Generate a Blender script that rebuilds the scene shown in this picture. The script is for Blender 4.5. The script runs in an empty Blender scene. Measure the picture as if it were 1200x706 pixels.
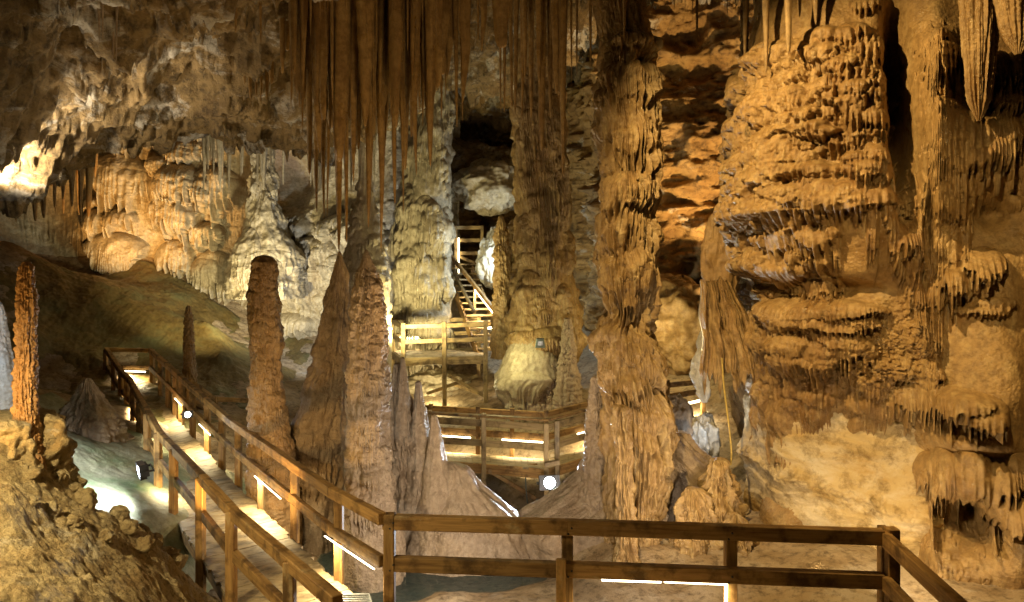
import bpy, bmesh, math, random
import numpy as np
from mathutils import Vector, Matrix

random.seed(7)
F = 850.0          # focal length in photo pixels (photo 1200 wide)
HY = 317.0         # row of the horizon in the photo
CZ = 3.7           # camera height above the near boardwalk deck
C = bpy.context.scene.collection


def P(px, py, d):
    """a place of the photo at its real distance d (metres)"""
    return ((px - 600.0) / F * d, d, CZ - (py - HY) / F * d)


# ------------------------------------------------------------------ noise
_r = np.random.RandomState(3)
_perm = _r.permutation(256).astype(np.int32)
_perm = np.concatenate([_perm, _perm, _perm])
_g = _r.normal(size=(256, 3)).astype(np.float32)
_g /= np.linalg.norm(_g, axis=1)[:, None]


def pnoise(x, y, z):
    x = np.asarray(x, np.float32); y = np.asarray(y, np.float32); z = np.asarray(z, np.float32)
    x, y, z = np.broadcast_arrays(x, y, z)
    xi = np.floor(x); yi = np.floor(y); zi = np.floor(z)
    xf = x - xi; yf = y - yi; zf = z - zi
    X = xi.astype(np.int32) & 255; Y = yi.astype(np.int32) & 255; Z = zi.astype(np.int32) & 255
    u = xf * xf * xf * (xf * (xf * 6 - 15) + 10)
    v = yf * yf * yf * (yf * (yf * 6 - 15) + 10)
    w = zf * zf * zf * (zf * (zf * 6 - 15) + 10)

    def corner(i, j, k):
        h = _perm[_perm[_perm[X + i] + Y + j] + Z + k]
        g = _g[h]
        return g[..., 0] * (xf - i) + g[..., 1] * (yf - j) + g[..., 2] * (zf - k)

    def lerp(a, b, t):
        return a + (b - a) * t
    x00 = lerp(corner(0, 0, 0), corner(1, 0, 0), u); x10 = lerp(corner(0, 1, 0), corner(1, 1, 0), u)
    x01 = lerp(corner(0, 0, 1), corner(1, 0, 1), u); x11 = lerp(corner(0, 1, 1), corner(1, 1, 1), u)
    return lerp(lerp(x00, x10, v), lerp(x01, x11, v), w) * 1.5


def fbm(x, y, z, o=4, gain=.5, lac=2.07):
    s = 0; a = 1.0; f = 1.0
    for i in range(o):
        s = s + a * pnoise(x * f + i * 7.3, y * f + i * 3.1, z * f - i * 5.7)
        a *= gain; f *= lac
    return s


def ridged(x, y, z, o=4, gain=.5, lac=2.1):
    s = 0; a = 1.0; f = 1.0
    for i in range(o):
        s = s + a * (1 - 2 * np.abs(pnoise(x * f + i * 9.3, y * f + i * 2.1, z * f - i * 4.7)))
        a *= gain; f *= lac
    return s


def hash1(n):
    n = np.asarray(n).astype(np.int64)
    n = (n << 13) ^ n
    n = (n * (n * n * 15731 + 789221) + 1376312589) & 0x7fffffff
    return n.astype(np.float64) / 0x7fffffff


def sstep(a, b, x):
    t = np.clip((x - a) / (b - a), 0, 1)
    return t * t * (3 - 2 * t)


# ------------------------------------------------------------------ objects
def tag(o, label=None, cat=None, group=None, kind=None):
    if label: o['label'] = label
    if cat: o['category'] = cat
    if group: o['group'] = group
    if kind: o['kind'] = kind
    return o


def empty(name, loc):
    o = bpy.data.objects.new(name, None)
    o.empty_display_size = .2
    o.location = loc
    C.objects.link(o)
    return o


def link(name, me, mat=None, parent=None, loc=(0, 0, 0)):
    o = bpy.data.objects.new(name, me)
    if mat and not me.materials: me.materials.append(mat)
    if parent is not None:
        o.parent = parent
        loc = Vector(loc) - parent.location
    o.location = loc
    C.objects.link(o)
    return o


def np_mesh(name, co, faces):
    me = bpy.data.meshes.new(name)
    co = np.ascontiguousarray(co, np.float32); faces = np.ascontiguousarray(faces, np.int32)
    m = len(faces)
    me.vertices.add(len(co)); me.loops.add(m * 4); me.polygons.add(m)
    me.vertices.foreach_set('co', co.ravel())
    me.loops.foreach_set('vertex_index', faces.ravel())
    me.polygons.foreach_set('loop_start', np.arange(0, m * 4, 4, dtype=np.int32))
    me.polygons.foreach_set('use_smooth', np.ones(m, dtype=bool))
    me.update(calc_edges=True)
    return me


def grid_faces(nv, nu, wrap=False, flip=False):
    idx = np.arange(nv * nu).reshape(nv, nu)
    if wrap:
        r = np.roll(idx, -1, axis=1)
        a, b, c, d = idx[:-1], r[:-1], r[1:], idx[1:]
    else:
        a, b, c, d = idx[:-1, :-1], idx[:-1, 1:], idx[1:, 1:], idx[1:, :-1]
    f = np.stack([a, b, c, d], -1).reshape(-1, 4)
    return f[:, ::-1] if flip else f


def grid_obj(name, X, Y, Z, mat, base=(0, 0, 0), wrap=False, flip=False, parent=None):
    co = np.stack([X - base[0], Y - base[1], Z - base[2]], -1).reshape(-1, 3)
    me = np_mesh(name, co, grid_faces(X.shape[0], X.shape[1], wrap, flip))
    return link(name, me, mat, parent, base)


# ------------------------------------------------------------------ dripstone relief
def drape(D, U, V, base, u0, vt, w, h, p, seed, fr=.45, per=None, dw=.05, flat=.5, flute=.18, pre=None):
    """one shelf of flowstone: a rounded top that bulges out and ends in a fringe of drips.
    U, V: 1D coordinates of the grid in metres; D: relief so far (max is kept)"""
    du = U - u0
    if per: du = (du + per / 2) % per - per / 2
    iu = np.nonzero(np.abs(du) < w)[0]
    lo, hi = np.searchsorted(V, [vt - h * (1.1 + fr * 1.6), vt + h * .1])
    if len(iu) < 2 or hi - lo < 2: return
    s = du[iu] / w; ua = du[iu]
    e = np.sqrt(np.clip(1 - np.abs(s) ** 2.4, 0, 1))
    q = ua / dw + seed * 7.77 + .55 * np.sin(ua / dw * .73 + seed) + .4 * np.sin(ua / dw * .31 + seed * 1.9)
    j = np.floor(q); f = q - j - .5
    a = hash1(j + seed * 131)
    wid = .35 + .5 * hash1(j + seed * 57)
    cusp = np.clip(1 - (np.abs(f) * 2 / np.maximum(wid, .3)) ** 1.5, 0, 1)
    drip = (.15 + .85 * a ** 1.7) * cusp
    wob = .16 * np.sin(ua / w * 3 + seed) + .09 * np.sin(ua / w * 8 + seed * 2.3) + .05 * np.sin(ua / w * 19 + seed * 1.3)
    edge = vt - h * (1 - flat * (1 - e) * 1.0 + wob)
    top = vt - h * .75 * (1 - e) * (1 - .3 * flat)
    vb = edge - fr * h * drip - 1e-4
    v = V[lo:hi][:, None]
    t = (top[None] - v) / np.maximum(top - edge, 1e-3)[None]
    tc = np.clip(t, 0, 1)
    prof = np.sqrt(np.clip(1 - (1 - np.clip(tc / .75, 0, 1)) ** 2, 0, 1)) * (.75 + .25 * tc)
    amp_ = (.4 + .6 * hash1(j + seed * 17))
    fd = min(flute * 3.2 * p, 1.1 * dw)
    groove = fd * (1 - cusp * amp_)[None] * (e ** .5)[None]
    body = p * (e ** .7)[None] * prof - groove * sstep(.2, 1.0, tc)
    td = np.clip((edge[None] - v) / np.maximum(edge - vb, 1e-4)[None], 0, 1)
    low = p * (e ** .7)[None] - min(.7 * p, 2.0 * dw) * (1 - np.sqrt(np.clip(1 - td, 0, 1))) - groove * (1 + .4 * td)
    val = np.where(t <= 1, body, np.where(v >= vb[None], low, -9))
    val = np.where(t <= 0, -9, val)
    sub = np.ix_(np.arange(lo, hi), iu)
    b = base[sub] if base is not None else 0.0
    D[sub] = np.maximum(D[sub], np.where(val > -5, b + val, -9))


def scatter(D, U, V, base, rng, n, ur, vr, w, h, p, fr=(.3, .7), per=None, dw=.05, flat=(.2, .7), keep=None):
    us = rng.uniform(ur[0], ur[1], n); vs = rng.uniform(vr[0], vr[1], n)
    for i in range(n):
        if keep is not None and not keep(us[i], vs[i]): continue
        k = rng.uniform() ** 1.6
        drape(D, U, V, base, us[i], vs[i], w[0] + (w[1] - w[0]) * k, h[0] + (h[1] - h[0]) * (k * .6 + .4 * rng.uniform()),
              p[0] + (p[1] - p[0]) * (.5 * k + .5 * rng.uniform()), rng.randint(1, 9999), rng.uniform(*fr), per, dw * rng.uniform(.8, 1.4), rng.uniform(*flat))


def column(name, d, prof, mat, seed, nu=200, nv=500, ay=1.0, drapes=(), extra=(), lump=.04, lumpf=2.2, grain=.008, flute=0.0,
           lean=0.0, ztop=None, zbot=None, rings=0.0, ringf=6.0, sq=0.0, shrink=0.0, cap=True, crust=0.0, crustf=9.0):
    """stalagmite or column: prof rows are (py, left px, right px) measured at distance d"""
    rng = np.random.RandomState(seed)
    prof = sorted(prof)
    zs = np.array([CZ - (p[0] - HY) / F * d for p in prof])[::-1]
    cx = np.array([((p[1] + p[2]) / 2 - 600) / F * d for p in prof])[::-1]
    rr = np.array([(p[2] - p[1]) / 2 / F * d for p in prof])[::-1]
    z0 = zs[0] if zbot is None else zbot
    z1 = zs[-1] if ztop is None else ztop
    V = np.linspace(z0, z1, nv)
    def smooth(a):
        f = np.interp(V, zs, a)
        k = max(3, nv // 90)
        pad = np.concatenate([np.full(k, f[0]), f, np.full(k, f[-1])])
        ker = np.hanning(2 * k + 1); ker /= ker.sum()
        return np.convolve(pad, ker, 'valid')
    CX = smooth(cx); R = np.interp(V, zs, rr) if cap else smooth(rr)
    R = .5 * R + .5 * smooth(rr)
    t = np.linspace(-1, 1, nu, endpoint=False)
    th = math.pi * (t - .22 * np.sin(math.pi * t) * -1 * -1)      # denser on the side towards the walkways
    Rm = float(np.mean(R))
    U = th * Rm; per = 2 * math.pi * Rm
    TH, VV = np.meshgrid(th, V)
    RB = np.repeat(R[:, None], nu, 1)
    base = np.zeros((nv, nu)); D = np.zeros((nv, nu))
    for (px, py0, py1, wpx, pr, fr) in extra:
        zt = CZ - (py0 - HY) / F * d
        i = int(np.argmin(np.abs(V - zt)))
        sx = np.clip(((px - 600) / F * d - CX[i]) / max(R[i], .05), -.97, .97)
        drape(D, U, V, None, math.asin(sx) * Rm, zt, wpx / F * d, (py1 - py0) / F * d, pr, rng.randint(1, 9999), fr, per, .06)
    for (n, py0, py1, w, h, pr, fr, dw) in drapes:
        va, vb = CZ - (py1 - HY) / F * d, CZ - (py0 - HY) / F * d
        B0 = D.copy()
        scatter(D, U, V, B0, rng, n, (-per / 2, per / 2), (va, vb), w, h, pr, fr, per, dw)
    sx, cy_ = np.sin(TH), np.cos(TH)
    L = lump * fbm(sx * lumpf * .8 + seed, cy_ * lumpf * .8, VV * lumpf * .7, 3)
    if flute:
        L = L + flute * (np.abs(np.sin(TH * 9 + 2.2 * pnoise(sx * 1.5, cy_ * 1.5, VV * .5 + seed))) - .5) + flute * .6 * pnoise(sx * 9, cy_ * 9, VV * .35)
    if rings:
        ph = VV * ringf + 1.3 * pnoise(sx * .9 + seed, cy_ * .9, VV * .7)
        saw = ph - np.floor(ph)
        L = L + rings * (np.sqrt(np.clip(saw, 0, 1)) * (1 - saw ** 8) - .4) * (.6 + .8 * hash1(np.floor(ph) + seed))
    if crust:
        L = L + crust * np.abs(pnoise(sx * Rm * crustf, cy_ * Rm * crustf, VV * crustf + seed)) * 2
    G = grain * fbm(sx * Rm * 28, cy_ * Rm * 28, VV * 28 + seed, 2)
    k = np.clip(RB / (Rm * .6), .25, 1)
    RR = np.maximum(RB * (1 - shrink) + (D + L + G) * k, .004)
    X = CX[:, None] + RR * sx + 0
    Y = d - RR * cy_ * ay
    Z = VV + np.zeros_like(RR)
    if cap:
        for q in range(3):
            f = [.0, .45, .75][q]
            X[-1 - q] = CX[-1] + (X[-1 - q] - CX[-1]) * (f if q else 0.0); Y[-1 - q] = d + (Y[-1 - q] - d) * (f if q else 0.0)
    if lean: X = X + lean * (VV - z0)
    return grid_obj(name, X, Y, Z, mat, (float(CX[0]), float(d), float(z0)), wrap=True)


class Sheet:
    """an upright wall of dripstone along a plan line; relief is pushed out horizontally"""
    def __init__(s, plan, z0, z1, na, nz, inward):
        plan = np.array(plan, float)
        # Catmull-Rom through the plan points
        pts = []
        q = np.vstack([2 * plan[0] - plan[1], plan, 2 * plan[-1] - plan[-2]])
        for i in range(1, len(q) - 2):
            for t in np.linspace(0, 1, 30, endpoint=False):
                p0, p1, p2, p3 = q[i - 1:i + 3]
                pts.append(.5 * (2 * p1 + (p2 - p0) * t + (2 * p0 - 5 * p1 + 4 * p2 - p3) * t * t + (3 * p1 - p0 - 3 * p2 + p3) * t ** 3))
        pts.append(plan[-1]); pts = np.array(pts)
        a = np.concatenate([[0], np.cumsum(np.linalg.norm(np.diff(pts, axis=0), axis=1))])
        s.L = a[-1]; s.U = np.linspace(0, s.L, na); s.V = np.linspace(z0, z1, nz)
        s.x = np.interp(s.U, a, pts[:, 0]); s.y = np.interp(s.U, a, pts[:, 1])
        tx = np.gradient(s.x, s.U); ty = np.gradient(s.y, s.U)
        k = 41 if na > 120 else 9
        ker = np.hanning(k); ker /= ker.sum()
        tx = np.convolve(np.pad(tx, k // 2, 'edge'), ker, 'valid'); ty = np.convolve(np.pad(ty, k // 2, 'edge'), ker, 'valid')
        n = np.stack([ty, -tx], 1); n /= np.linalg.norm(n, axis=1)[:, None]
        s.n = n * inward
        s.base = np.zeros((nz, na)); s.D = np.full((nz, na), -9.0)
        s.ratio = s.x / s.y
        s.UU, s.VV = np.meshgrid(s.U, s.V)

    def at(s, px, py):
        r = (px - 600) / F
        i = int(np.argmin(np.abs(s.ratio - r)))
        d = s.y[i]
        return s.U[i], CZ - (py - HY) / F * d, d

    def blob(s, px, py, rx, ry, amp, dome=False):
        a, z, d = s.at(px, py)
        a2 = abs(s.at(px + rx, py)[0] - s.at(px - rx, py)[0]) / 2 + 1e-3
        rz = ry / F * d
        rho = ((s.UU - a) / a2) ** 2 + ((s.VV - z) / rz) ** 2
        if dome: s.base += amp * np.sqrt(np.clip(1 - rho, 0, 1))
        else: s.base += amp * np.exp(-rho * 1.6)

    def dr(s, x0, x1, yt, yb, p, fr=.45, dw=.05, flat=.45, flute=.18, seed=None):
        a, z, d = s.at((x0 + x1) / 2, yt)
        w = abs(s.at(x1, yt)[0] - s.at(x0, yt)[0]) / 2 + .02
        h = (yb - yt) / F * d
        drape(s.D, s.U, s.V, s.base, a, z, w, h / (1 + fr * .6), p, seed or int(x0 * 7 + yt * 13) % 9973 + 1, fr, None, dw, flat, flute)

    def scatter(s, seed, n, px0, px1, py0, py1, w, h, p, fr=(.3, .7), dw=.05, flat=(.2, .7), keep=None):
        rng = np.random.RandomState(seed)
        a0, z1, _ = s.at(px0, py0); a1 = s.at(px1, py0)[0]
        z0 = s.at((px0 + px1) / 2, py1)[1]; z1 = s.at((px0 + px1) / 2, py0)[1]
        scatter(s.D, s.U, s.V, s.base, rng, n, (min(a0, a1), max(a0, a1)), (z0, z1), w, h, p, fr, None, dw, flat, keep)

    def stack(s):
        s.base = np.maximum(s.base, s.D); s.D = np.full_like(s.base, -9.0)

    def build(s, name, mat, rel, lean=None):
        T = np.maximum(s.base, s.D) + rel
        if lean is not None: T = T + lean(s.VV)
        X = s.x[None] + s.n[None, :, 0] * T; Y = s.y[None] + s.n[None, :, 1] * T
        return grid_obj(name, X, Y, s.VV, mat, (float(np.mean(s.x)), float(np.mean(s.y)), float(s.V[0])))


def tps(pts, reg=.02):
    pts = np.array(pts, float); n = len(pts)
    def U(r2): return np.where(r2 > 1e-12, r2 * np.log(np.maximum(r2, 1e-12)) * .5, 0)
    K = U(((pts[:, None, :2] - pts[None, :, :2]) ** 2).sum(-1)) + np.eye(n) * reg * n
    Pm = np.hstack([np.ones((n, 1)), pts[:, :2]])
    A = np.zeros((n + 3, n + 3)); A[:n, :n] = K; A[:n, n:] = Pm; A[n:, :n] = Pm.T
    w = np.linalg.solve(A, np.concatenate([pts[:, 2], np.zeros(3)]))
    def ev(x, y):
        z = w[n] + w[n + 1] * x + w[n + 2] * y
        for i in range(n):
            z = z + w[i] * U((x - pts[i, 0]) ** 2 + (y - pts[i, 1]) ** 2)
        return z
    return ev


# ------------------------------------------------------------------ materials
def new_mat(name):
    m = bpy.data.materials.new(name); m.use_nodes = True
    nt = m.node_tree; nt.nodes.clear()
    out = nt.nodes.new('ShaderNodeOutputMaterial'); b = nt.nodes.new('ShaderNodeBsdfPrincipled')
    nt.links.new(b.outputs[0], out.inputs[0])
    return m, nt, b


def N(nt, t, **kw):
    n = nt.nodes.new(t)
    for k, v in kw.items():
        if k in n.inputs: n.inputs[k].default_value = v
        else: setattr(n, k, v)
    return n


def ramp(nt, src, stops):
    r = nt.nodes.new('ShaderNodeValToRGB')
    el = r.color_ramp.elements
    while len(el) < len(stops): el.new(.5)
    for e, (p, c) in zip(el, stops):
        e.position = p; e.color = (c[0], c[1], c[2], 1) if hasattr(c, '__len__') else (c, c, c, 1)
    nt.links.new(src, r.inputs[0])
    return r.outputs[0]


def mixc(nt, fac, a, b):
    m = nt.nodes.new('ShaderNodeMix'); m.data_type = 'RGBA'
    for s, v in ((m.inputs[0], fac), (m.inputs[6], a), (m.inputs[7], b)):
        if hasattr(v, 'is_linked'): nt.links.new(v, s)
        elif hasattr(v, '__len__'): s.default_value = (v[0], v[1], v[2], 1)
        else: s.default_value = v
    return m.outputs[2]


def noise(nt, vec, scale, detail=4, rough=.55, dist=0.0):
    n = N(nt, 'ShaderNodeTexNoise', Scale=scale, Detail=detail, Roughness=rough, Distortion=dist)
    nt.links.new(vec, n.inputs['Vector'])
    return n.outputs[0]


def scaled(nt, vec, sc):
    m = nt.nodes.new('ShaderNodeMapping'); m.inputs['Scale'].default_value = sc
    nt.links.new(vec, m.inputs['Vector'])
    return m.outputs[0]


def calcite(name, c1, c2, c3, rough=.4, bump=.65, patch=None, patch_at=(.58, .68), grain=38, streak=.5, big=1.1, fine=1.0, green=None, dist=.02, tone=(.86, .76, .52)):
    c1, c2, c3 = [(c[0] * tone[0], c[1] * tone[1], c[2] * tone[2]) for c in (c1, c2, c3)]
    m, nt, b = new_mat(name)
    geo = nt.nodes.new('ShaderNodeNewGeometry'); pos = geo.outputs['Position']
    n1 = noise(nt, scaled(nt, pos, (1, 1, .45)), big, 7, .62, .6)
    col = ramp(nt, n1, [(.32, c2), (.5, c1), (.68, [min(1, x * 1.18) for x in c1])])
    n2 = noise(nt, scaled(nt, pos, (5.5, 5.5, .55)), 1.3, 5, .6, .2)
    f2 = ramp(nt, n2, [(.48, 0.0), (.68, streak)])
    col = mixc(nt, f2, col, c3)
    n4 = noise(nt, pos, 9, 6, .7)
    col = mixc(nt, ramp(nt, n4, [(.40, .55), (.58, 0.0)]), col, [x * .62 for x in c2])
    if patch:
        n3 = noise(nt, pos, 1.7, 8, .68, .5)
        col = mixc(nt, ramp(nt, n3, [(patch_at[0], 0.0), (patch_at[1], 1.0)]), col, patch)
    if green:
        n5 = noise(nt, scaled(nt, pos, (1, 1, .7)), .9, 5, .6)
        col = mixc(nt, ramp(nt, n5, [(.45, 0.0), (.65, .75)]), col, green)
    nt.links.new(col, b.inputs['Base Color'])
    b.inputs['Specular IOR Level'].default_value = .5
    nr = noise(nt, pos, 3.5, 4)
    rr = nt.nodes.new('ShaderNodeMapRange'); rr.inputs[1].default_value = .3; rr.inputs[2].default_value = .7
    rr.inputs[3].default_value = rough - .22; rr.inputs[4].default_value = rough + .2
    nt.links.new(nr, rr.inputs[0]); nt.links.new(rr.outputs[0], b.inputs['Roughness'])
    g1 = noise(nt, pos, grain, 5, .65)
    g2 = noise(nt, pos, grain * 4.2, 3, .6)
    ad = N(nt, 'ShaderNodeMath', operation='MULTIPLY_ADD'); ad.inputs[1].default_value = .35 * fine
    nt.links.new(g2, ad.inputs[0]); nt.links.new(g1, ad.inputs[2])
    bp = N(nt, 'ShaderNodeBump', Strength=bump, Distance=dist)
    nt.links.new(ad.outputs[0], bp.inputs['Height']); nt.links.new(bp.outputs[0], b.inputs['Normal'])
    return m


def rock(name, c1, c2, c3, white=(.5, .44, .36), wat=(.56, .66), rough=.75, bump=.8, sc=1.0, spots=True):
    m, nt, b = new_mat(name)
    geo = nt.nodes.new('ShaderNodeNewGeometry'); pos = geo.outputs['Position']
    n1 = noise(nt, scaled(nt, pos, (.8, .8, 1.6)), .9 * sc, 9, .65, .8)
    col = ramp(nt, n1, [(.3, c2), (.48, c1), (.62, c3), (.75, c1)])
    n3 = noise(nt, scaled(nt, pos, (.9, .9, 1.5)), .75 * sc, 10, .7, .5)
    col = mixc(nt, ramp(nt, n3, [(wat[0], 0.0), (wat[1], 1.0)]), col, white)
    n4 = noise(nt, pos, 6 * sc, 8, .72)
    col = mixc(nt, ramp(nt, n4, [(.36, .8), (.52, 0.0)]), col, [x * .4 for x in c2])
    nt.links.new(col, b.inputs['Base Color'])
    b.inputs['Roughness'].default_value = rough
    g1 = noise(nt, pos, 11 * sc, 8, .72)
    vo = N(nt, 'ShaderNodeTexVoronoi', Scale=5.0 * sc, feature='DISTANCE_TO_EDGE')
    nt.links.new(scaled(nt, pos, (1, 1, 2.2)), vo.inputs['Vector'])
    vr = ramp(nt, vo.outputs['Distance'], [(0, 0.0), (.06, 1.0)])
    mx = N(nt, 'ShaderNodeMath', operation='MULTIPLY_ADD'); mx.inputs[1].default_value = .12
    nt.links.new(vr, mx.inputs[0]); nt.links.new(g1, mx.inputs[2])
    bp = N(nt, 'ShaderNodeBump', Strength=bump, Distance=.05)
    nt.links.new(mx.outputs[0], bp.inputs['Height']); nt.links.new(bp.outputs[0], b.inputs['Normal'])
    return m


def wood(name, c1, c2, worn=(.5, .36, .18), rough=.62, wornat=(.60, .67), along=0):
    m, nt, b = new_mat(name)
    tc = nt.nodes.new('ShaderNodeTexCoord'); v = tc.outputs['Object']
    oi = nt.nodes.new('ShaderNodeObjectInfo')
    vm = N(nt, 'ShaderNodeVectorMath', operation='MULTIPLY_ADD')
    cb = nt.nodes.new('ShaderNodeCombineXYZ')
    for i in range(3): nt.links.new(oi.outputs['Random'], cb.inputs[i])
    nt.links.new(cb.outputs[0], vm.inputs[0]); vm.inputs[1].default_value = (37, 19, 23); nt.links.new(v, vm.inputs[2])
    v = vm.outputs[0]
    s = (1.1, 14, 14) if along == 0 else (14, 1.1, 14)
    n1 = noise(nt, scaled(nt, v, s), 1.6, 6, .6, .5)
    col = ramp(nt, n1, [(.3, c2), (.55, c1), (.75, [x * 1.25 for x in c1])])
    n2 = noise(nt, scaled(nt, v, (1.0, 3, 3) if along == 0 else (3, 1, 3)), 1.8, 7, .65)
    col = mixc(nt, ramp(nt, n2, [(wornat[0], 0.0), (wornat[1], .85)]), col, worn)
    n3 = noise(nt, v, 4.0, 5, .6)
    col = mixc(nt, ramp(nt, n3, [(.36, .85), (.52, 0.0)]), col, [x * .4 for x in c2])
    rv = N(nt, 'ShaderNodeHueSaturation')
    mr = nt.nodes.new('ShaderNodeMapRange'); mr.inputs[3].default_value = .72; mr.inputs[4].default_value = 1.2
    nt.links.new(oi.outputs['Random'], mr.inputs[0]); nt.links.new(mr.outputs[0], rv.inputs['Value'])
    nt.links.new(col, rv.inputs['Color'])
    nt.links.new(rv.outputs[0], b.inputs['Base Color'])
    b.inputs['Roughness'].default_value = rough
    bp = N(nt, 'ShaderNodeBump', Strength=.5, Distance=.006)
    nt.links.new(n1, bp.inputs['Height']); nt.links.new(bp.outputs[0], b.inputs['Normal'])
    return m


def plain(name, col, rough=.5, metal=0.0):
    m, nt, b = new_mat(name)
    geo = nt.nodes.new('ShaderNodeNewGeometry')
    n = noise(nt, geo.outputs['Position'], 25, 4)
    c = ramp(nt, n, [(.3, [x * .7 for x in col]), (.7, col)])
    nt.links.new(c, b.inputs['Base Color'])
    b.inputs['Roughness'].default_value = rough; b.inputs['Metallic'].default_value = metal
    return m


def glow(name, col, s):
    m = bpy.data.materials.new(name); m.use_nodes = True
    nt = m.node_tree; nt.nodes.clear()
    out = nt.nodes.new('ShaderNodeOutputMaterial'); e = N(nt, 'ShaderNodeEmission', Strength=s)
    e.inputs[0].default_value = (*col, 1); nt.links.new(e.outputs[0], out.inputs[0])
    return m


WARM = (1, .60, .24); AMBER = (1, .52, .16); SOFT = (1, .76, .44); COOL = (.70, .84, 1); LEMON = (1, .86, .45); WHITE = (1, .93, .8)

M = {
    'tan': calcite('tan flowstone', (.46, .33, .20), (.29, .18, .095), (.66, .54, .38), streak=.7),
    'wall': calcite('ochre flowstone wall', (.48, .33, .19), (.30, .18, .09), (.64, .50, .34), rough=.40, bump=.9, grain=24, streak=.65, big=.8),
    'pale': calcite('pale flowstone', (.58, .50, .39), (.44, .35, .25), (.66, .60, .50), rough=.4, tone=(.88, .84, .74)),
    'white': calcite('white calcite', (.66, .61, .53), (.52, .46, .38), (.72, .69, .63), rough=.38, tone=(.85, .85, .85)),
    'brown': calcite('brown stalagmite', (.46, .31, .18), (.34, .215, .115), (.56, .42, .28), rough=.45, bump=.6),
    'rust': calcite('rusty stalagmite', (.42, .245, .12), (.30, .16, .07), (.52, .34, .19), rough=.5, bump=.6),
    'drip': calcite('brown stalactite', (.40, .27, .14), (.24, .14, .06), (.54, .39, .22), rough=.42, bump=.35, big=2.0, streak=.8),
    'palebrown': calcite('pinkish flowstone', (.47, .375, .295), (.37, .275, .20), (.58, .50, .42), rough=.5, bump=1.1, grain=27, tone=(.9, .82, .7)),
    'green': calcite('mossy flowstone', (.50, .50, .42), (.36, .36, .29), (.60, .60, .54), rough=.58, bump=.8, grain=24, green=(.12, .25, .11), tone=(.85, .83, .7)),
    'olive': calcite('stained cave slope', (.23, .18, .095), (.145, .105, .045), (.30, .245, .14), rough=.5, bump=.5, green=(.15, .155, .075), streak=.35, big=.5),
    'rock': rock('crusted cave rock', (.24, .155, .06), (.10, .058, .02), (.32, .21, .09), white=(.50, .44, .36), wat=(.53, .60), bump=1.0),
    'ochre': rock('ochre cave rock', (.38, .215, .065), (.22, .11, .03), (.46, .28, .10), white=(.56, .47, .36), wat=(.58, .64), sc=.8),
    'limestone': rock('pale bedded limestone', (.52, .36, .16), (.42, .24, .06), (.58, .43, .24), white=(.68, .58, .44), wat=(.47, .62), sc=.6, bump=.5),
    'dirt': rock('yellow clay and rubble', (.52, .38, .18), (.36, .23, .09), (.60, .47, .26), white=(.66, .58, .44), wat=(.54, .66), sc=2.6, bump=1.0),
    'ground': rock('cave floor', (.42, .30, .18), (.28, .18, .09), (.48, .37, .25), white=(.56, .48, .40), wat=(.55, .7), sc=1.2, bump=.6),
    'sand': calcite('smooth sandy flowstone', (.50, .36, .215), (.40, .27, .15), (.56, .43, .28), rough=.6, bump=.5, grain=22),
    'wood': wood('brown rail timber', (.46, .265, .09), (.22, .105, .03)),
    'woodpale': wood('pale rail timber', (.42, .29, .13), (.26, .16, .065), rough=.55),
    'deck': wood('worn deck boards', (.50, .38, .22), (.34, .24, .13), worn=(.52, .43, .29), rough=.55),
    'metal': plain('dark lamp housing', (.08, .08, .085), .45, .6),
    'alu': plain('grey metal', (.45, .46, .47), .35, .8),
    'cable': plain('yellow cable sheath', (.55, .38, .10), .5),
    'box': plain('grey green plastic', (.16, .19, .18), .5),
    'led': glow('warm strip light', (1, .84, .50), 22),
    'ledc': glow('greenish strip light', (1, .90, .48), 22),
    'lamp': glow('white floodlight glass', (.84, .92, 1), 70),
}

# ------------------------------------------------------------------ floor
gp = [P(20, 460, 17), P(60, 460, 16.5), P(100, 400, 20), P(60, 330, 23.5), P(150, 312, 25), P(200, 340, 24.5), P(250, 385, 24), P(230, 362, 24.3), P(180, 326, 24.8), P(270, 400, 23.4), P(240, 400, 22), P(200, 372, 22), P(290, 440, 21), P(330, 440, 22), P(370, 440, 23),
      (-12, 9, 2.6), (-14, 16, 3), (-15, 22, 4.5), (-8, 13.5, .7), (-7, 11, -.1), (-4.7, 10, -.75), (-3, 8, -.7), (-1.5, 6.5, -.7), (-1.5, 9.5, -1.0), (0, 3, -.6), (-5, 3, -.5), (4, 3, -.5), (2.5, 7, -.6),
      (-.9, 10.2, -.92), (.6, 10.0, -.85), (2, 9.7, -.75), (-.9, 11.5, -1.30), (-1.4, 12.6, -1.35), (.1, 11.6, -1.30), (-.6, 13.3, -.95), (-1.8, 13.5, -.9), (1.4, 11.6, -.6), (2.8, 11.4, -.5), (3.6, 10, -.42), (4.6, 10, -.30), (5.6, 9, -.3), (6.5, 7, -.3),
      (.8, 13.8, -1.1), (-.4, 15.5, -1.7), (1, 15.5, -1.6), (-2, 16, -1.3), (-4, 14, -.9), (-5.5, 16, -.5), (0, 17.5, -.3), (1.5, 17.5, -.1), (-1.5, 20, -.1), (0, 22, .6), (-3, 22, .3), (0, 25, 2.2), (-3, 25.5, 2),
      (3.5, 14, -.4), (4, 17, .5), (5, 20, 1.5), (7, 24, 3), (8, 14, .5), (-6, 26, 1.6), (8, 3, -.4), (-10, 3, .5), (-9, 27, 2.4), (-13.5, 26, 4.6), (-18, 27, 6), (-10, 32, 5), (2, 32, 4), (-19, 18, 4), (3, 27, 3)]
gz = tps(gp, .0006)
xs = np.linspace(-20, 12, 420); ys = np.concatenate([np.linspace(-3, 8, 60, endpoint=False), np.linspace(8, 32, 420)])
GX, GY = np.meshgrid(xs, ys)
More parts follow.
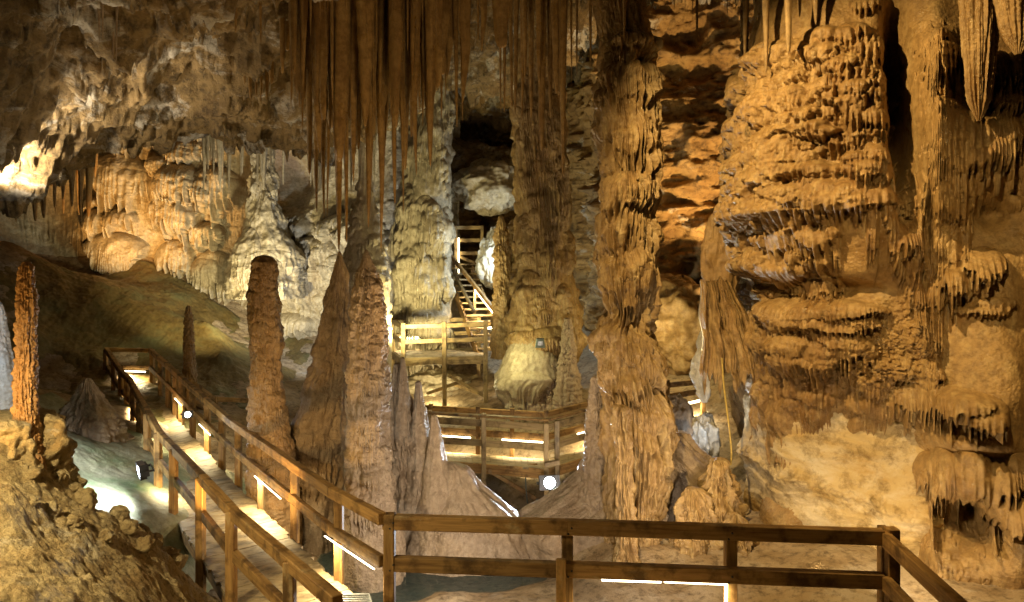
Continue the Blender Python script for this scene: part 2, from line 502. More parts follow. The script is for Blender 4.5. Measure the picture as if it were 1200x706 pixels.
GZ = gz(GX, GY) + .10 * fbm(GX * .8, GY * .8, GX * 0, 4) + .03 * fbm(GX * 4, GY * 4, GX * 0 + 3, 3)
def relief_at(x, y): return float(gz(np.array([x]), np.array([y]))[0])
o = grid_obj('cave_floor', GX, GY, GZ, M['ground']); tag(o, kind='structure')

# stained slope at the back left, under the cascade: its own smooth sheet of flowstone
sx_ = np.linspace(-15.2, -6.0, 420); sy_ = np.linspace(15.5, 26.2, 360)
SX, SY = np.meshgrid(sx_, sy_)
edge = np.minimum(np.minimum(SX + 15.2, -6.0 - SX), np.minimum(SY - 15.5, 26.2 - SY))
SZ = gz(SX, SY) + .05 + .14 * pnoise(SX * .45, SY * .3, SX * 0 + 2) + .09 * fbm(SX * 1.3, SY * .9, SX * 0 + 7, 6, .58) - .6 * sstep(1.0, 0, edge)
for (bx, by, br, bh) in [(-9.2, 22.2, .6, .4), (-8.4, 21.0, .5, .3), (-12.5, 22, 1.2, .2)]:
    SZ += bh * np.exp(-((SX - bx) ** 2 + (SY - by) ** 2) / br ** 2)
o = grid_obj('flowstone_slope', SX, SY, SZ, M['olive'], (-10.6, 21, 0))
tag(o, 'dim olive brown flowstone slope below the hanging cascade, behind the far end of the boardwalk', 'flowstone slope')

# ------------------------------------------------------------------ ceiling
cp = [P(0, 188, 12.5), P(60, 178, 14), P(110, 165, 15.5), P(160, 150, 17), P(230, 142, 17.5), P(300, 150, 18), P(380, 165, 18.5), P(420, 162, 19), P(-60, 190, 11),
      P(0, 60, 11.0), P(100, 5, 11.5), P(200, 60, 14), P(300, 70, 14.5), P(130, 95, 14), P(340, -15, 12.8), P(450, -60, 12.4), P(540, -45, 12.8), P(400, -40, 12.0), P(250, 20, 13), P(0, -30, 9.5), P(200, -30, 10),
      (-6, 8, 8.6), (0, 8, 8.9), (5, 8, 8.8), (-8, 3, 8.4), (0, 2, 8.8), (8, 3, 8.6), (-12, 8, 7), (-16, 8, 5), (-16, 20, 6.5), (-15, 14, 5),
      (-9, 21, 9.3), (-6.5, 22, 9.3), (-12, 20, 8.5), (-12, 27, 9.3), (-18, 28, 8.5), (-12, 32, 9.3), (0, 32, 10), (-7, 27, 9.6), (-3, 23, 9.8), (-2, 20, 9.4), P(560, 70, 20), P(580, 92, 22.5), P(620, -60, 13.5), P(720, -50, 12.3), P(600, -40, 15), (0, 28, 9.5),
      (3.2, 15.5, 10.5), (3, 12.5, 9.2), (4.2, 18, 11.4), (5, 22, 12), (8, 20, 11.5), (5, 10, 9.2), (8, 12, 9.5), (2, 27, 10.5), (8, 28, 11.5), (11, 16, 10.5)]
cz = tps(cp, .004)
xs = np.concatenate([np.linspace(-20, -1, 640, endpoint=False), np.linspace(-1, 12, 240)]); ys = np.concatenate([np.linspace(-4, 9, 50, endpoint=False), np.linspace(9, 32, 600)])
KX, KY = np.meshgrid(xs, ys)
KB = cz(KX, KY)
wx = KX + .5 * pnoise(KX * .5, KY * .5, KX * 0 + 11); wy = KY + .5 * pnoise(KX * .5, KY * .5, KX * 0 + 17)
KZ = KB + .62 * fbm(wx * .6, wy * .85, KX * 0, 5, .56) - .34 * (ridged(wx * .75, wy * 1.1, KX * 0 + 5, 6, .6) - .9)
st = KZ * 2.6 + .5 * pnoise(wx * .7, wy * .7, KX * 0 + 4); fr_ = st - np.floor(st)
KZ = KZ + .24 * (sstep(.6, .95, fr_) - fr_)                       # broken bedding steps
for (px, py, d, r, h) in [(90, 25, 12.0, .7, .9), (213, 15, 12.2, .35, .4), (80, 55, 12.6, .25, .35), (233, 78, 14.6, .8, .9), (160, 60, 13.5, .5, .5), (290, 40, 13.2, .5, .6), (330, 110, 15.5, .7, .6), (120, 118, 15, .6, .5)]:
    x, y, z = P(px, py, d); KZ += h * np.exp(-(((KX - x) / r) ** 2 + ((KY - y) / r / .7) ** 2))
KZ += .035 * fbm(wx * 5, wy * 5, KX * 0 + 9, 3)
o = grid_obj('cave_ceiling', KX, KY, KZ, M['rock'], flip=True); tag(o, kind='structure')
def ceil_at(x, y): return float(cz(np.array([x]), np.array([y]))[0])

# ------------------------------------------------------------------ rough cave walls all round
w = Sheet([(-15, -3), (-17, 6), (-17.4, 14), (-18.5, 21), (-17, 27.5), (-9, 30.2), (-2, 29.6), (1.5, 27), (2.6, 24.2), (3.0, 21.8), (5.0, 21.2), (7.0, 20), (8.0, 16), (10.5, 12), (11, 4), (9, -3)], -2.5, 13.5, 1000, 420, 1.0)
b1 = w.UU * .9; b2 = w.VV
R0 = .7 * fbm(b1 * .5, b2 * .6, b1 * 0, 3) + .45 * (ridged(b1 * .55 + 4, b2 * .9, b1 * 0 + 2, 5, .55) - .9)
stp = R0 * 3 + .8 * pnoise(b1 * .6, b2 * .6, b1 * 0 + 8); fs = stp - np.floor(stp)
R0 = R0 + .16 * (sstep(.5, .95, fs) - fs) + .10 * fbm(b1 * 3.1, b2 * 3.1, b1 * 0, 4, .6)
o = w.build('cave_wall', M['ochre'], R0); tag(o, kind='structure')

# ------------------------------------------------------------------ right wall of flowstone
rw = Sheet([P(884, 0, 14.2)[:2], P(894, 0, 12.2)[:2], P(922, 0, 11.3)[:2], P(968, 0, 10.8)[:2], P(1020, 0, 10.5)[:2], P(1080, 0, 10.3)[:2], P(1140, 0, 10.0)[:2], P(1200, 0, 9.75)[:2], P(1290, 0, 9.3)[:2], P(1420, 0, 8.6)[:2], P(1620, 0, 7.4)[:2]], -1.6, 9.6, 1000, 1150, 1.0)
rw.blob(960, 170, 90, 170, .55); rw.blob(925, 250, 60, 60, .25); rw.blob(1000, 120, 45, 60, .2); rw.blob(930, 40, 60, 90, .2)
rw.blob(1046, 90, 17, 110, -1.0); rw.blob(1056, 175, 14, 40, -.5); rw.blob(1052, 210, 16, 70, -.7); rw.blob(1082, 260, 10, 50, -.5)
rw.blob(1098, 110, 34, 120, .55); rw.blob(1098, 220, 26, 60, .35)
rw.blob(1122, 190, 66, 75, .25)
rw.blob(1030, 280, 60, 60, .35); rw.blob(1000, 330, 90, 45, .25)
rw.blob(915, 332, 34, 13, -.22); rw.blob(955, 346, 36, 14, -.3); rw.blob(1000, 338, 40, 13, -.28); rw.blob(945, 400, 60, 45, .2)
rw.blob(1150, 470, 110, 120, .95); rw.blob(1180, 620, 90, 90, .8); rw.blob(1160, 330, 60, 50, .35)
rw.blob(880, 430, 28, 90, .35); rw.blob(990, 570, 66, 70, -.9); rw.blob(1010, 650, 60, 50, -.6)
rw.blob(884, 410, 9, 36, -.9); rw.blob(888, 575, 11, 60, -.8); rw.blob(915, 572, 15, 20, -.5)
rw.blob(1120, 590, 45, 40, -.4); rw.blob(1130, 505, 60, 16, .25); rw.blob(1098, 655, 40, 60, .45)
rw.blob(1140, 600, 26, 30, -.7)
rw.blob(1160, 250, 26, 20, -.4); rw.blob(1075, 395, 30, 30, .25)
for (a, b_, c, d, p) in [(1000, 1030, 3, 27, .16), (975, 1033, 52, 66, .18), (982, 1037, 66, 83, .2), (967, 1012, 80, 97, .2), (1005, 1047, 86, 112, .22), (917, 960, 90, 120, .16), (943, 1000, 105, 134, .2),
                        (991, 1024, 102, 137, .24), (1011, 1054, 112, 132, .22), (975, 1000, 126, 139, .22), (1008, 1052, 134, 165, .26), (958, 1022, 150, 174, .24), (991, 1032, 161, 173, .24), (912, 968, 173, 188, .2),
                        (992, 1053, 172, 236, .32), (882, 968, 196, 222, .24), (940, 1008, 208, 235, .28), (882, 1010, 226, 268, .32), (925, 978, 264, 320, .34), (876, 934, 262, 294, .2), (890, 933, 298, 340, .3), (1033, 1079, 262, 318, .26),
                        (898, 1016, 348, 384, .3), (911, 1020, 366, 392, .3), (914, 1016, 380, 455, .3), (880, 960, 400, 500, .2), (1085, 1131, 220, 280, .3), (1088, 1110, 275, 314, .25), (1095, 1129, 305, 366, .34), (1125, 1170, 290, 340, .3),
                        (1123, 1182, 345, 368, .22), (1070, 1130, 36, 80, .26), (1065, 1131, 68, 130, .3), (1082, 1126, 128, 157, .3), (1050, 1104, 142, 238, .3), (1078, 1136, 129, 244, .36), (1108, 1164, 127, 240, .38), (1138, 1194, 134, 220, .34), (1062, 1092, 170, 262, .32), (1147, 1183, 62, 128, .4), (1172, 1215, 60, 136, .45), (1150, 1200, 100, 150, .35), (1010, 1090, 425, 470, .25), (1030, 1160, 440, 500, .3),
                        (1060, 1106, 522, 592, .42), (1080, 1130, 514, 608, .5), (1108, 1156, 512, 610, .5), (1136, 1176, 522, 576, .45), (1156, 1209, 516, 562, .4), (1139, 1182, 556, 606, .5), (1164, 1218, 552, 602, .5), (1085, 1150, 445, 482, .45), (1125, 1160, 462, 492, .45), (870, 935, 430, 540, .22), (900, 950, 455, 560, .16)]:
    if b_ - a > 46 and p < .29:                       # a wide ledge is a row of lobes at uneven heights
        n = int(round((b_ - a) / 26)); rr_ = random.Random(a * 31 + c)
        for i in range(n):
            m_ = a + (i + .5 + rr_.uniform(-.25, .25)) * (b_ - a) / n; hw = (b_ - a) / n * rr_.uniform(.6, 1.05); dy = rr_.uniform(-.7, .7) * (d - c)
            rw.dr(m_ - hw, m_ + hw, c + dy, d + dy * .6 + rr_.uniform(-.15, .25) * (d - c), p * rr_.uniform(.7, 1.1), fr=rr_.uniform(.6, 1.3), dw=.055, flat=.4, flute=.2, seed=rr_.randint(1, 9999))
        continue
    rw.dr(a, b_, c, d, p * 1.15, fr=1.1 if d - c > 40 else .9, dw=.055, flat=.3, flute=.2)
rw.scatter(31, 95, 885, 1035, 40, 240, (.12, .36), (.2, .45), (.14, .36), (.5, 1.2), dw=.06)
rw.scatter(36, 36, 880, 975, 240, 330, (.12, .36), (.2, .45), (.14, .34), (.5, 1.2), dw=.06)
rw.scatter(32, 60, 885, 1035, 30, 240, (.06, .15), (.5, 1.3), (.12, .3), (.3, .8), dw=.05)
rw.scatter(33, 40, 1062, 1135, 30, 330, (.06, .15), (.5, 1.3), (.1, .26), (.3, .8), dw=.05)
rw.scatter(34, 60, 880, 1030, 345, 500, (.07, .2), (.4, 1.0), (.08, .2), (.3, .9), dw=.05)
rw.stack()
rw.scatter(11, 200, 885, 1035, 40, 245, (.10, .28), (.16, .34), (.1, .24), (.6, 1.2), dw=.055)
rw.scatter(37, 70, 880, 980, 245, 335, (.10, .28), (.16, .34), (.1, .24), (.6, 1.2), dw=.055)
rw.scatter(12, 70, 1062, 1130, 30, 330, (.12, .34), (.2, .45), (.09, .2), (.6, 1.2), dw=.055)
rw.scatter(14, 120, 880, 1030, 345, 470, (.1, .4), (.12, .34), (.05, .14), (.6, 1.2), dw=.04)
rw.scatter(15, 40, 1150, 1230, 40, 230, (.1, .3), (.14, .34), (.05, .13), (.6, 1.0), dw=.04)
rw.scatter(17, 40, 880, 980, 455, 560, (.1, .25), (.2, .5), (.04, .1), (.6, 1.2), dw=.04)
rw.scatter(35, 50, 1062, 1150, 590, 690, (.05, .16), (.08, .22), (.04, .1), (.1, .4), dw=.05)
rw.stack()
rw.scatter(16, 220, 885, 1035, 60, 245, (.06, .15), (.09, .2), (.04, .09), (.6, 1.3), dw=.045)
rw.scatter(18, 160, 1062, 1130, 30, 330, (.05, .16), (.07, .18), (.02, .05), (.5, 1.0), dw=.03)
rw.scatter(19, 160, 880, 1030, 350, 470, (.05, .16), (.07, .2), (.02, .06), (.6, 1.2), dw=.03)
U_, V_ = rw.UU, rw.VV
rel = .10 * fbm(U_ * 1.1, V_ * .9, U_ * 0, 3) + .013 * fbm(U_ * 5, V_ * 4, U_ * 0 + 5, 3) + .006 * fbm(U_ * 26, V_ * 26, U_ * 0, 2)
# knobbly coral crust on the ledge in the middle
def px_mask(s, px, py, rx, ry):
    a, z, d = s.at(px, py); a2 = abs(s.at(px + rx, py)[0] - s.at(px - rx, py)[0]) / 2
    return np.exp(-(((U_ - a) / a2) ** 2 + ((V_ - z) / (ry / F * d)) ** 2) * 1.4)
cor = np.clip(px_mask(rw, 1055, 400, 48, 45) + px_mask(rw, 1010, 430, 45, 22), 0, 1)
rel = rel + cor * (.18 * np.abs(pnoise(U_ * 9, V_ * 9, U_ * 0)) + .10 * np.abs(pnoise(U_ * 19, V_ * 19, U_ * 0 + 3)) - .04)
# folded runs of flowstone low on the left
fol = np.clip(px_mask(rw, 900, 480, 55, 85), 0, 1)
rel = rel + fol * (.16 * pnoise((U_ - .35 * V_) * 5, V_ * .5, U_ * 0 + 2) + .06 * pnoise((U_ - .2 * V_) * 14, V_ * .9, U_ * 0 + 4))
lean = lambda z: np.clip(1.1 - z, 0, 3) * .20
o = rw.build('flowstone_wall', M['wall'], rel, lean)
tag(o, 'towering ochre flowstone wall of stacked dripping shelves filling the right side of the cave', 'flowstone wall')

fc = Sheet([P(872, 0, 12.4)[:2], P(912, 0, 11.35)[:2], P(960, 0, 10.9)[:2], P(1010, 0, 10.55)[:2], P(1060, 0, 10.1)[:2], P(1105, 0, 9.9)[:2]], -.9, 2.15, 400, 360, 1.0)
q = fc.VV * 3.2 + .5 * pnoise(fc.UU * 1.2, fc.VV * 1.5, 3) ; fq = q - np.floor(q)
rl = .05 * fbm(fc.UU * 1.4, fc.VV * 2.4, fc.UU * 0 + 3, 5, .55) + .03 * (fq - sstep(.8, 1, fq)) + .12 * fbm(fc.UU * .6, fc.VV * .7, fc.UU * 0, 2) - .5 * sstep(1.5, 2.15, fc.VV)
rl = rl + .10 * np.exp(-((fc.VV - .55 + .12 * (fc.UU - 1)) / .12) ** 2) * (.6 + .8 * np.abs(pnoise(fc.UU * 9, fc.VV * 9, fc.UU * 0)))
o = fc.build('limestone_outcrop', M['limestone'], rl)
tag(o, 'brightly lit whitish yellow limestone face in the low recess of the right wall', 'limestone outcrop')

# ------------------------------------------------------------------ left cascade of flowstone
lc = Sheet([P(-60, 0, 22)[:2], P(20, 0, 24.2)[:2], P(100, 0, 25.4)[:2], P(200, 0, 26)[:2], P(300, 0, 26.2)[:2], P(400, 0, 25.5)[:2], P(470, 0, 24.2)[:2], P(540, 0, 25.5)[:2]], .6, 9.8, 760, 620, 1.0)
lc.blob(200, 215, 95, 75, .5); lc.blob(140, 285, 60, 50, .45); lc.blob(60, 230, 45, 60, -1.3); lc.blob(292, 205, 14, 45, -1.2); lc.blob(345, 205, 30, 40, -1.2); lc.blob(420, 200, 40, 60, -.6)
lc.blob(230, 270, 45, 60, .35); lc.blob(380, 300, 60, 60, .4); lc.blob(350, 360, 40, 60, .3)
for (a, b_, c, d, p) in [(128, 210, 155, 190, .7), (100, 184, 182, 258, 1.0), (200, 250, 165, 203, .9), (178, 209, 186, 214, .8), (190, 243, 195, 255, 1.15), (232, 284, 197, 258, .9), (222, 252, 140, 180, .6), (240, 262, 150, 200, .5), (98, 129, 246, 288, 1.2), (99, 121, 232, 252, 1.0),
                        (126, 168, 246, 278, 1.0), (183, 242, 230, 292, 1.15), (186, 232, 282, 340, 1.0), (230, 268, 262, 302, 1.0), (228, 280, 294, 362, .9), (262, 297, 314, 366, .8), (275, 345, 280, 330, .5),
                        (322, 367, 250, 296, .7), (345, 405, 278, 330, .7), (330, 372, 318, 372, .6), (322, 374, 366, 398, .8), (380, 430, 250, 300, .7), (420, 470, 270, 350, .6)]:
    lc.dr(a, b_, c, d, p, fr=1.0, dw=.17, flat=.35, flute=.13)
for (a, b_, c, d, p) in [(97, 182, 274, 322, 1.25), (315, 350, 262, 300, .8), (350, 378, 300, 335, .75)]:
    lc.dr(a, b_, c, d, p, fr=.12, dw=.1, flat=.9, flute=.08)
lc.stack()
lc.scatter(21, 60, 40, 110, 185, 250, (.2, .6), (.4, 1.2), (.08, .3), (.6, 1.4), dw=.14)
lc.scatter(22, 110, 190, 300, 150, 340, (.2, .6), (.25, .7), (.08, .25), (.5, 1.1), dw=.11)
lc.scatter(23, 150, 310, 480, 235, 390, (.2, .6), (.2, .7), (.1, .35), (.3, .9), dw=.1)
U_, V_ = lc.UU, lc.VV
rel = .16 * fbm(U_ * .8, V_ * .8, U_ * 0, 3) + .05 * fbm(U_ * 4, V_ * 3.4, U_ * 0 + 5, 3) + .012 * fbm(U_ * 14, V_ * 14, U_ * 0, 2)
o = lc.build('flowstone_cascade', M['pale'], rel)
tag(o, 'frozen cascade of domed flowstone bells with long fringes hanging on the back left wall', 'flowstone cascade')

# ------------------------------------------------------------------ columns and stalagmites
W1 = [(700, 0, 900, (.09, .34), (.10, .42), (.03, .13), (.4, 1.0), .045)]
o = column('dripstone_column', 11.5, [(-60, 690, 758), (0, 697, 755), (43, 704, 756), (52, 705, 763), (73, 703, 764), (100, 698, 762), (130, 695, 769), (160, 698, 771), (187, 701, 766), (214, 703, 768), (236, 702, 770), (253, 698, 766), (283, 696, 766), (303, 699, 764), (347, 708, 760), (367, 710, 762), (384, 699, 766), (407, 697, 769), (434, 701, 771), (478, 707, 783), (515, 709, 785), (553, 709, 784), (591, 706, 780), (640, 704, 774), (720, 700, 770)],
           M['tan'], 41, nu=420, nv=1100, lump=.12, lumpf=2.8, shrink=.22, flute=.012,
           drapes=[(130, -40, 700, (.12, .34), (.3, 1.3), (.05, .15), (.5, 1.6), .06), (420, -40, 720, (.05, .2), (.10, .5), (.025, .075), (.4, 1.4), .035)],
           extra=[(735, 47, 66, 36, .26, .6), (733, 62, 78, 34, .16, .6), (738, 78, 116, 38, .25, .7), (720, 108, 135, 34, .17, .6), (735, 116, 185, 44, .22, .8), (712, 128, 165, 30, .18, .8), (745, 150, 200, 30, .15, .9), (732, 205, 245, 38, .26, .8), (742, 240, 285, 36, .18, .8), (725, 262, 300, 34, .16, .7), (733, 285, 345, 40, .26, .9), (715, 300, 340, 25, .14, .9), (716, 380, 410, 34, .22, .6), (735, 388, 455, 46, .25, .9), (720, 420, 470, 25, .14, .9), (757, 450, 520, 36, .28, .9), (740, 500, 570, 34, .12, .9)], zbot=-1.7)
tag(o, 'massive tan dripstone column rising from floor to ceiling in the middle, before the lit middle walkway', 'dripstone column')

o = column('dripstone_column', 19, [(-30, 600, 660), (60, 596, 660), (100, 600, 655), (130, 598, 657), (200, 600, 665), (260, 603, 672), (300, 600, 675), (350, 596, 680), (380, 592, 686), (405, 596, 684), (418, 612, 676), (430, 622, 668), (470, 626, 664), (520, 626, 664)],
           M['tan'], 42, nu=340, nv=800, lump=.12, lumpf=1.6, shrink=.18,
           drapes=[(80, 90, 430, (.15, .45), (.4, 1.6), (.1, .2), (.5, 1.5), .08), (300, 90, 430, (.08, .26), (.12, .4), (.04, .12), (.5, 1.1), .05)], extra=[(640, 60, 200, 40, .2, .9), (620, 385, 418, 40, .3, .8), (655, 380, 420, 40, .25, .8)], zbot=-1.2)
tag(o, 'shadowy brown dripstone column standing left of the central column, above a yellow lit mound', 'dripstone column')

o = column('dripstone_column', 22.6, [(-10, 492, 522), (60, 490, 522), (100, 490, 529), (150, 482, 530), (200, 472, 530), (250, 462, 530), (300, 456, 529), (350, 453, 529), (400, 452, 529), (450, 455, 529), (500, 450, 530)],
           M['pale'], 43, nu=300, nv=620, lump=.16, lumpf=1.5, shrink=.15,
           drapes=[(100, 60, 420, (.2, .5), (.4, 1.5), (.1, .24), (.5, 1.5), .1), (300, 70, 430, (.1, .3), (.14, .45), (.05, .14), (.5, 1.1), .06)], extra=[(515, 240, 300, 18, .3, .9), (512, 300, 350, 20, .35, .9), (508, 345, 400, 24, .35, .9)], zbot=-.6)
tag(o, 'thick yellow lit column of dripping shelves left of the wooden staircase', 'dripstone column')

o = column('stalagmite', 19, [(200, 421, 436), (230, 419, 437), (250, 414, 441), (280, 408, 448), (330, 400, 456), (400, 398, 458)], M['pale'], 44, nu=140, nv=240, drapes=[(120, 210, 390, (.08, .3), (.1, .3), (.05, .14), (.3, .7), .06)], ztop=7.6, zbot=-.2)
tag(o, 'pale knobbly column half hidden by long stalactites, behind the pointed stalagmites', 'dripstone column')

o = column('stalagmite', 12, [(299, 303, 314), (302, 298, 320), (307, 294, 324), (315, 295, 325), (340, 293, 326), (400, 293, 332), (420, 296, 328), (450, 293, 331), (500, 291, 339), (540, 291, 345), (575, 288, 352), (605, 285, 356)],
           M['brown'], 45, nu=260, nv=560, lump=.03, shrink=.1, rings=.012, ringf=5.0,
           drapes=[(70, 303, 580, (.12, .3), (.12, .3), (.03, .06), (.5, 1.1), .035), (620, 303, 590, (.04, .14), (.05, .14), (.015, .04), (.4, 1.0), .025)], zbot=-1.2)
tag(o, 'flat topped brown stalagmite standing right beside the long boardwalk railing', 'stalagmite')

o = column('stalagmite', 12.6, [(294, 397, 399), (310, 392, 404), (320, 389, 408), (354, 381, 411), (387, 374, 412), (420, 366, 412), (456, 354, 410), (500, 341, 408), (540, 337, 407), (575, 335, 407), (600, 338, 406)],
           M['palebrown'], 46, nu=260, nv=520, lump=.09, lumpf=2.2, shrink=.12,
           drapes=[(330, 330, 560, (.05, .2), (.06, .22), (.02, .06), (.4, .9), .03)], extra=[(372, 500, 560, 30, .1, .5)], flute=.012, zbot=-1.3)
tag(o, 'pointed stalagmite with a wide folded base beside the tall cone stalagmite', 'stalagmite')

o = column('stalagmite', 11.2, [(292, 428, 430), (304, 424, 436), (320, 417, 443), (337, 414, 446), (370, 412, 451), (420, 410, 455), (456, 409, 456), (500, 408, 456), (540, 405, 459), (570, 404, 462), (600, 402, 466), (640, 396, 480)],
           M['palebrown'], 47, nu=300, nv=640, lump=.05, shrink=.1, crust=.006, crustf=16,
           drapes=[(90, 320, 560, (.12, .3), (.1, .3), (.03, .07), (.4, 1.0), .035), (700, 310, 610, (.04, .14), (.04, .14), (.015, .04), (.4, 1.0), .025)], extra=[(440, 560, 596, 30, .07, .7), (420, 568, 600, 20, .06, .7)], zbot=-1.3)
tag(o, 'tall thick cone stalagmite with a grainy pale base, behind the railing corner', 'stalagmite')

# cluster of fused stalagmites right of the big cone
root = empty('stalagmite_cluster', P(520, 620, 12.2))
tag(root, 'fused pinkish stalagmite cluster with finger spikes sloping down to the pool', 'stalagmite cluster')
def spike(d, prof, seed, nm='spire', mat='palebrown', **k):
    o = column(nm, d, prof, M[mat], seed, **k)
    wl = o.location.copy(); o.parent = root; o.location = wl - root.location
    return o
spike(12.4, [(425, 462, 470), (450, 458, 476), (500, 456, 492), (540, 456, 508), (580, 456, 522), (625, 450, 540)], 51, 'mound', nu=220, nv=320, lump=.07, shrink=.1, flute=.02, drapes=[(160, 440, 600, (.05, .2), (.06, .25), (.02, .06), (.4, .9), .03)], zbot=-1.4)
spike(12.3, [(418, 470, 474), (440, 467, 477), (480, 462, 482), (520, 460, 488)], 52, nu=70, nv=140, lump=.02)
spike(12.2, [(446, 487, 493), (470, 485, 496), (500, 482, 502), (550, 476, 512), (600, 470, 525)], 53, nu=90, nv=200, lump=.03, drapes=[(60, 460, 590, (.04, .12), (.05, .15), (.015, .04), (.4, .9), .03)])
spike(12.0, [(486, 506, 512), (500, 504, 515), (540, 498, 522), (580, 490, 530), (615, 484, 540)], 54, nu=90, nv=180, lump=.03)
spike(12.2, [(541, 522, 532), (548, 517, 550), (570, 505, 566), (590, 490, 588), (606, 478, 606), (625, 470, 614), (650, 460, 625)], 55, 'mound', nu=300, nv=260, ay=.8, lump=.09, lumpf=2.6, flute=.02, crust=.01, zbot=-1.4)

# thin knobbly stalagmite at the left front
o = column('stalagmite', 7.0, [(306, 28, 34), (312, 25, 37), (325, 24, 38), (335, 22, 39), (350, 21, 41), (372, 21, 41), (395, 21, 40), (420, 20, 41), (440, 17, 41), (460, 18, 40), (480, 18, 43), (500, 18, 45), (530, 19, 49), (560, 20, 54), (590, 15, 60)],
           M['rust'], 48, nu=170, nv=620, lump=.02, lumpf=5, shrink=.12, rings=.014, ringf=8, crust=.007, crustf=30, drapes=[(260, 308, 585, (.03, .09), (.03, .09), (.008, .025), (.2, .5), .03)])
tag(o, 'slender knobbly orange stalagmite at the left edge above the yellow rubble', 'stalagmite')
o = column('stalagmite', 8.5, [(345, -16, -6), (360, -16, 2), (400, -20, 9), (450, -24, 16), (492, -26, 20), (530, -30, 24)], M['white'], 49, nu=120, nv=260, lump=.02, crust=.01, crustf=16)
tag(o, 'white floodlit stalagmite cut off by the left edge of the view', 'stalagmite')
o = column('stalagmite', 18, [(358, 219, 222), (375, 217, 225), (400, 216, 227), (447, 215, 229), (480, 214, 231)], M['brown'], 50, nu=100, nv=240, lump=.02, rings=.03, ringf=5, crust=.02, crustf=10)
tag(o, 'thin dark stalagmite behind the far railing of the long boardwalk', 'stalagmite')
o = column('stalagmite', 13, [(443, 99, 105), (449, 95, 109), (458, 92, 113), (470, 86, 121), (490, 77, 134), (510, 72, 144), (530, 69, 150), (560, 64, 158)], M['palebrown'], 56, nu=220, nv=320, lump=.10, lumpf=3, crust=.03, crustf=10, drapes=[(90, 450, 530, (.06, .2), (.05, .14), (.02, .05), (.2, .5), .05)])
tag(o, 'squat grey cone stalagmite beside the boardwalk above the green slope', 'stalagmite')

# white cone column in the back left
o = column('dripstone_column', 24.6, [(140, 297, 320), (160, 297, 319), (200, 296, 320), (235, 293, 325), (250, 290, 330), (280, 283, 340), (300, 278, 346), (320, 275, 350), (350, 270, 354)], M['pale'], 57, nu=260, nv=460, lump=.16, extra=[(300, 268, 320, 14, .25, .8), (338, 275, 318, 12, .25, .8), (318, 300, 345, 18, .2, .8), (280, 300, 345, 12, .2, .9)], crust=.004, crustf=9, drapes=[(70, 145, 235, (.1, .3), (.1, .3), (.04, .1), (.3, .7), .07), (30, 290, 345, (.15, .4), (.15, .4), (.03, .08), (.5, 1), .1)])
tag(o, 'pale column flaring into a wide smooth cone between the cascade and the hanging stalactites', 'dripstone column')

# thin dark column and curtain at the inner edge of the right wall
o = column('dripstone_column', 12.9, [(60, 869, 876), (85, 868, 877), (120, 866, 880), (200, 866, 882), (260, 864, 884), (330, 862, 888)], M['brown'], 58, nu=110, nv=420, lump=.04, crust=.03, crustf=8, drapes=[(90, 90, 330, (.05, .15), (.06, .2), (.02, .06), (.3, .8), .04)], ztop=9.6)
tag(o, 'narrow dark column at the inner edge of the right flowstone wall', 'dripstone column')

# apron below the central column
o = column('flowstone_apron', 12.5, [(505, 698, 800), (530, 690, 822), (550, 681, 845), (565, 668, 858), (580, 650, 868), (592, 634, 874), (602, 618, 878), (615, 604, 884), (650, 592, 893), (690, 582, 905), (730, 570, 915)], M['palebrown'], 59, nu=420, nv=300, ay=.55, lump=.16, lumpf=2.6, drapes=[(60, 520, 690, (.15, .4), (.3, .9), (.03, .09), (.3, .8), .07), (160, 520, 700, (.06, .2), (.1, .35), (.015, .04), (.3, .9), .04)], flute=.04, crust=.012, crustf=14, zbot=-1.7)
tag(o, 'sloping striped flowstone apron spreading around the foot of the central column', 'flowstone apron')

# bulbous stalagmites on the apron, right
root = empty('stalagmite_cluster', P(838, 690, 11.2))
tag(root, 'bulging tan stalagmite cluster behind the right part of the near railing', 'stalagmite cluster')
spike(11.4, [(536, 835, 848), (542, 830, 853), (565, 828, 856), (580, 826, 860), (610, 818, 868), (640, 810, 880), (690, 800, 892)], 61, 'mound', 'tan', nu=200, nv=260, lump=.2, lumpf=3.2, crust=.02, crustf=14, drapes=[(90, 545, 690, (.08, .22), (.1, .25), (.03, .06), (.05, .4), .07)], zbot=-1.4)
spike(11.2, [(570, 806, 816), (580, 800, 824), (600, 795, 834), (630, 790, 846), (680, 780, 860)], 62, 'mound', 'tan', nu=160, nv=200, lump=.15, lumpf=3, drapes=[(50, 570, 690, (.06, .18), (.08, .22), (.02, .05), (.05, .4), .06)], crust=.02, crustf=14, zbot=-1.4)
spike(11.0, [(600, 858, 864), (612, 850, 874), (650, 842, 886), (700, 832, 900)], 63, 'mound', 'tan', nu=160, nv=200, lump=.15, lumpf=3, drapes=[(50, 600, 690, (.06, .18), (.08, .22), (.02, .05), (.05, .4), .06)], crust=.02, crustf=14, zbot=-1.4)

# pale cylinder standing against the central column
o = column('stalagmite', 10.7, [(474, 724, 733), (480, 721, 737), (500, 721, 736), (520, 722, 739), (538, 723, 743), (548, 722, 741), (580, 724, 740), (620, 724, 744), (680, 722, 748)], M['tan'], 64, nu=140, nv=360, lump=.07, lumpf=4, rings=.02, ringf=4, zbot=-1.2, drapes=[(60, 480, 660, (.04, .1), (.06, .2), (.015, .04), (.3, .8), .03)])
tag(o, 'slim pale stalagmite leaning close against the foot of the central column', 'stalagmite')
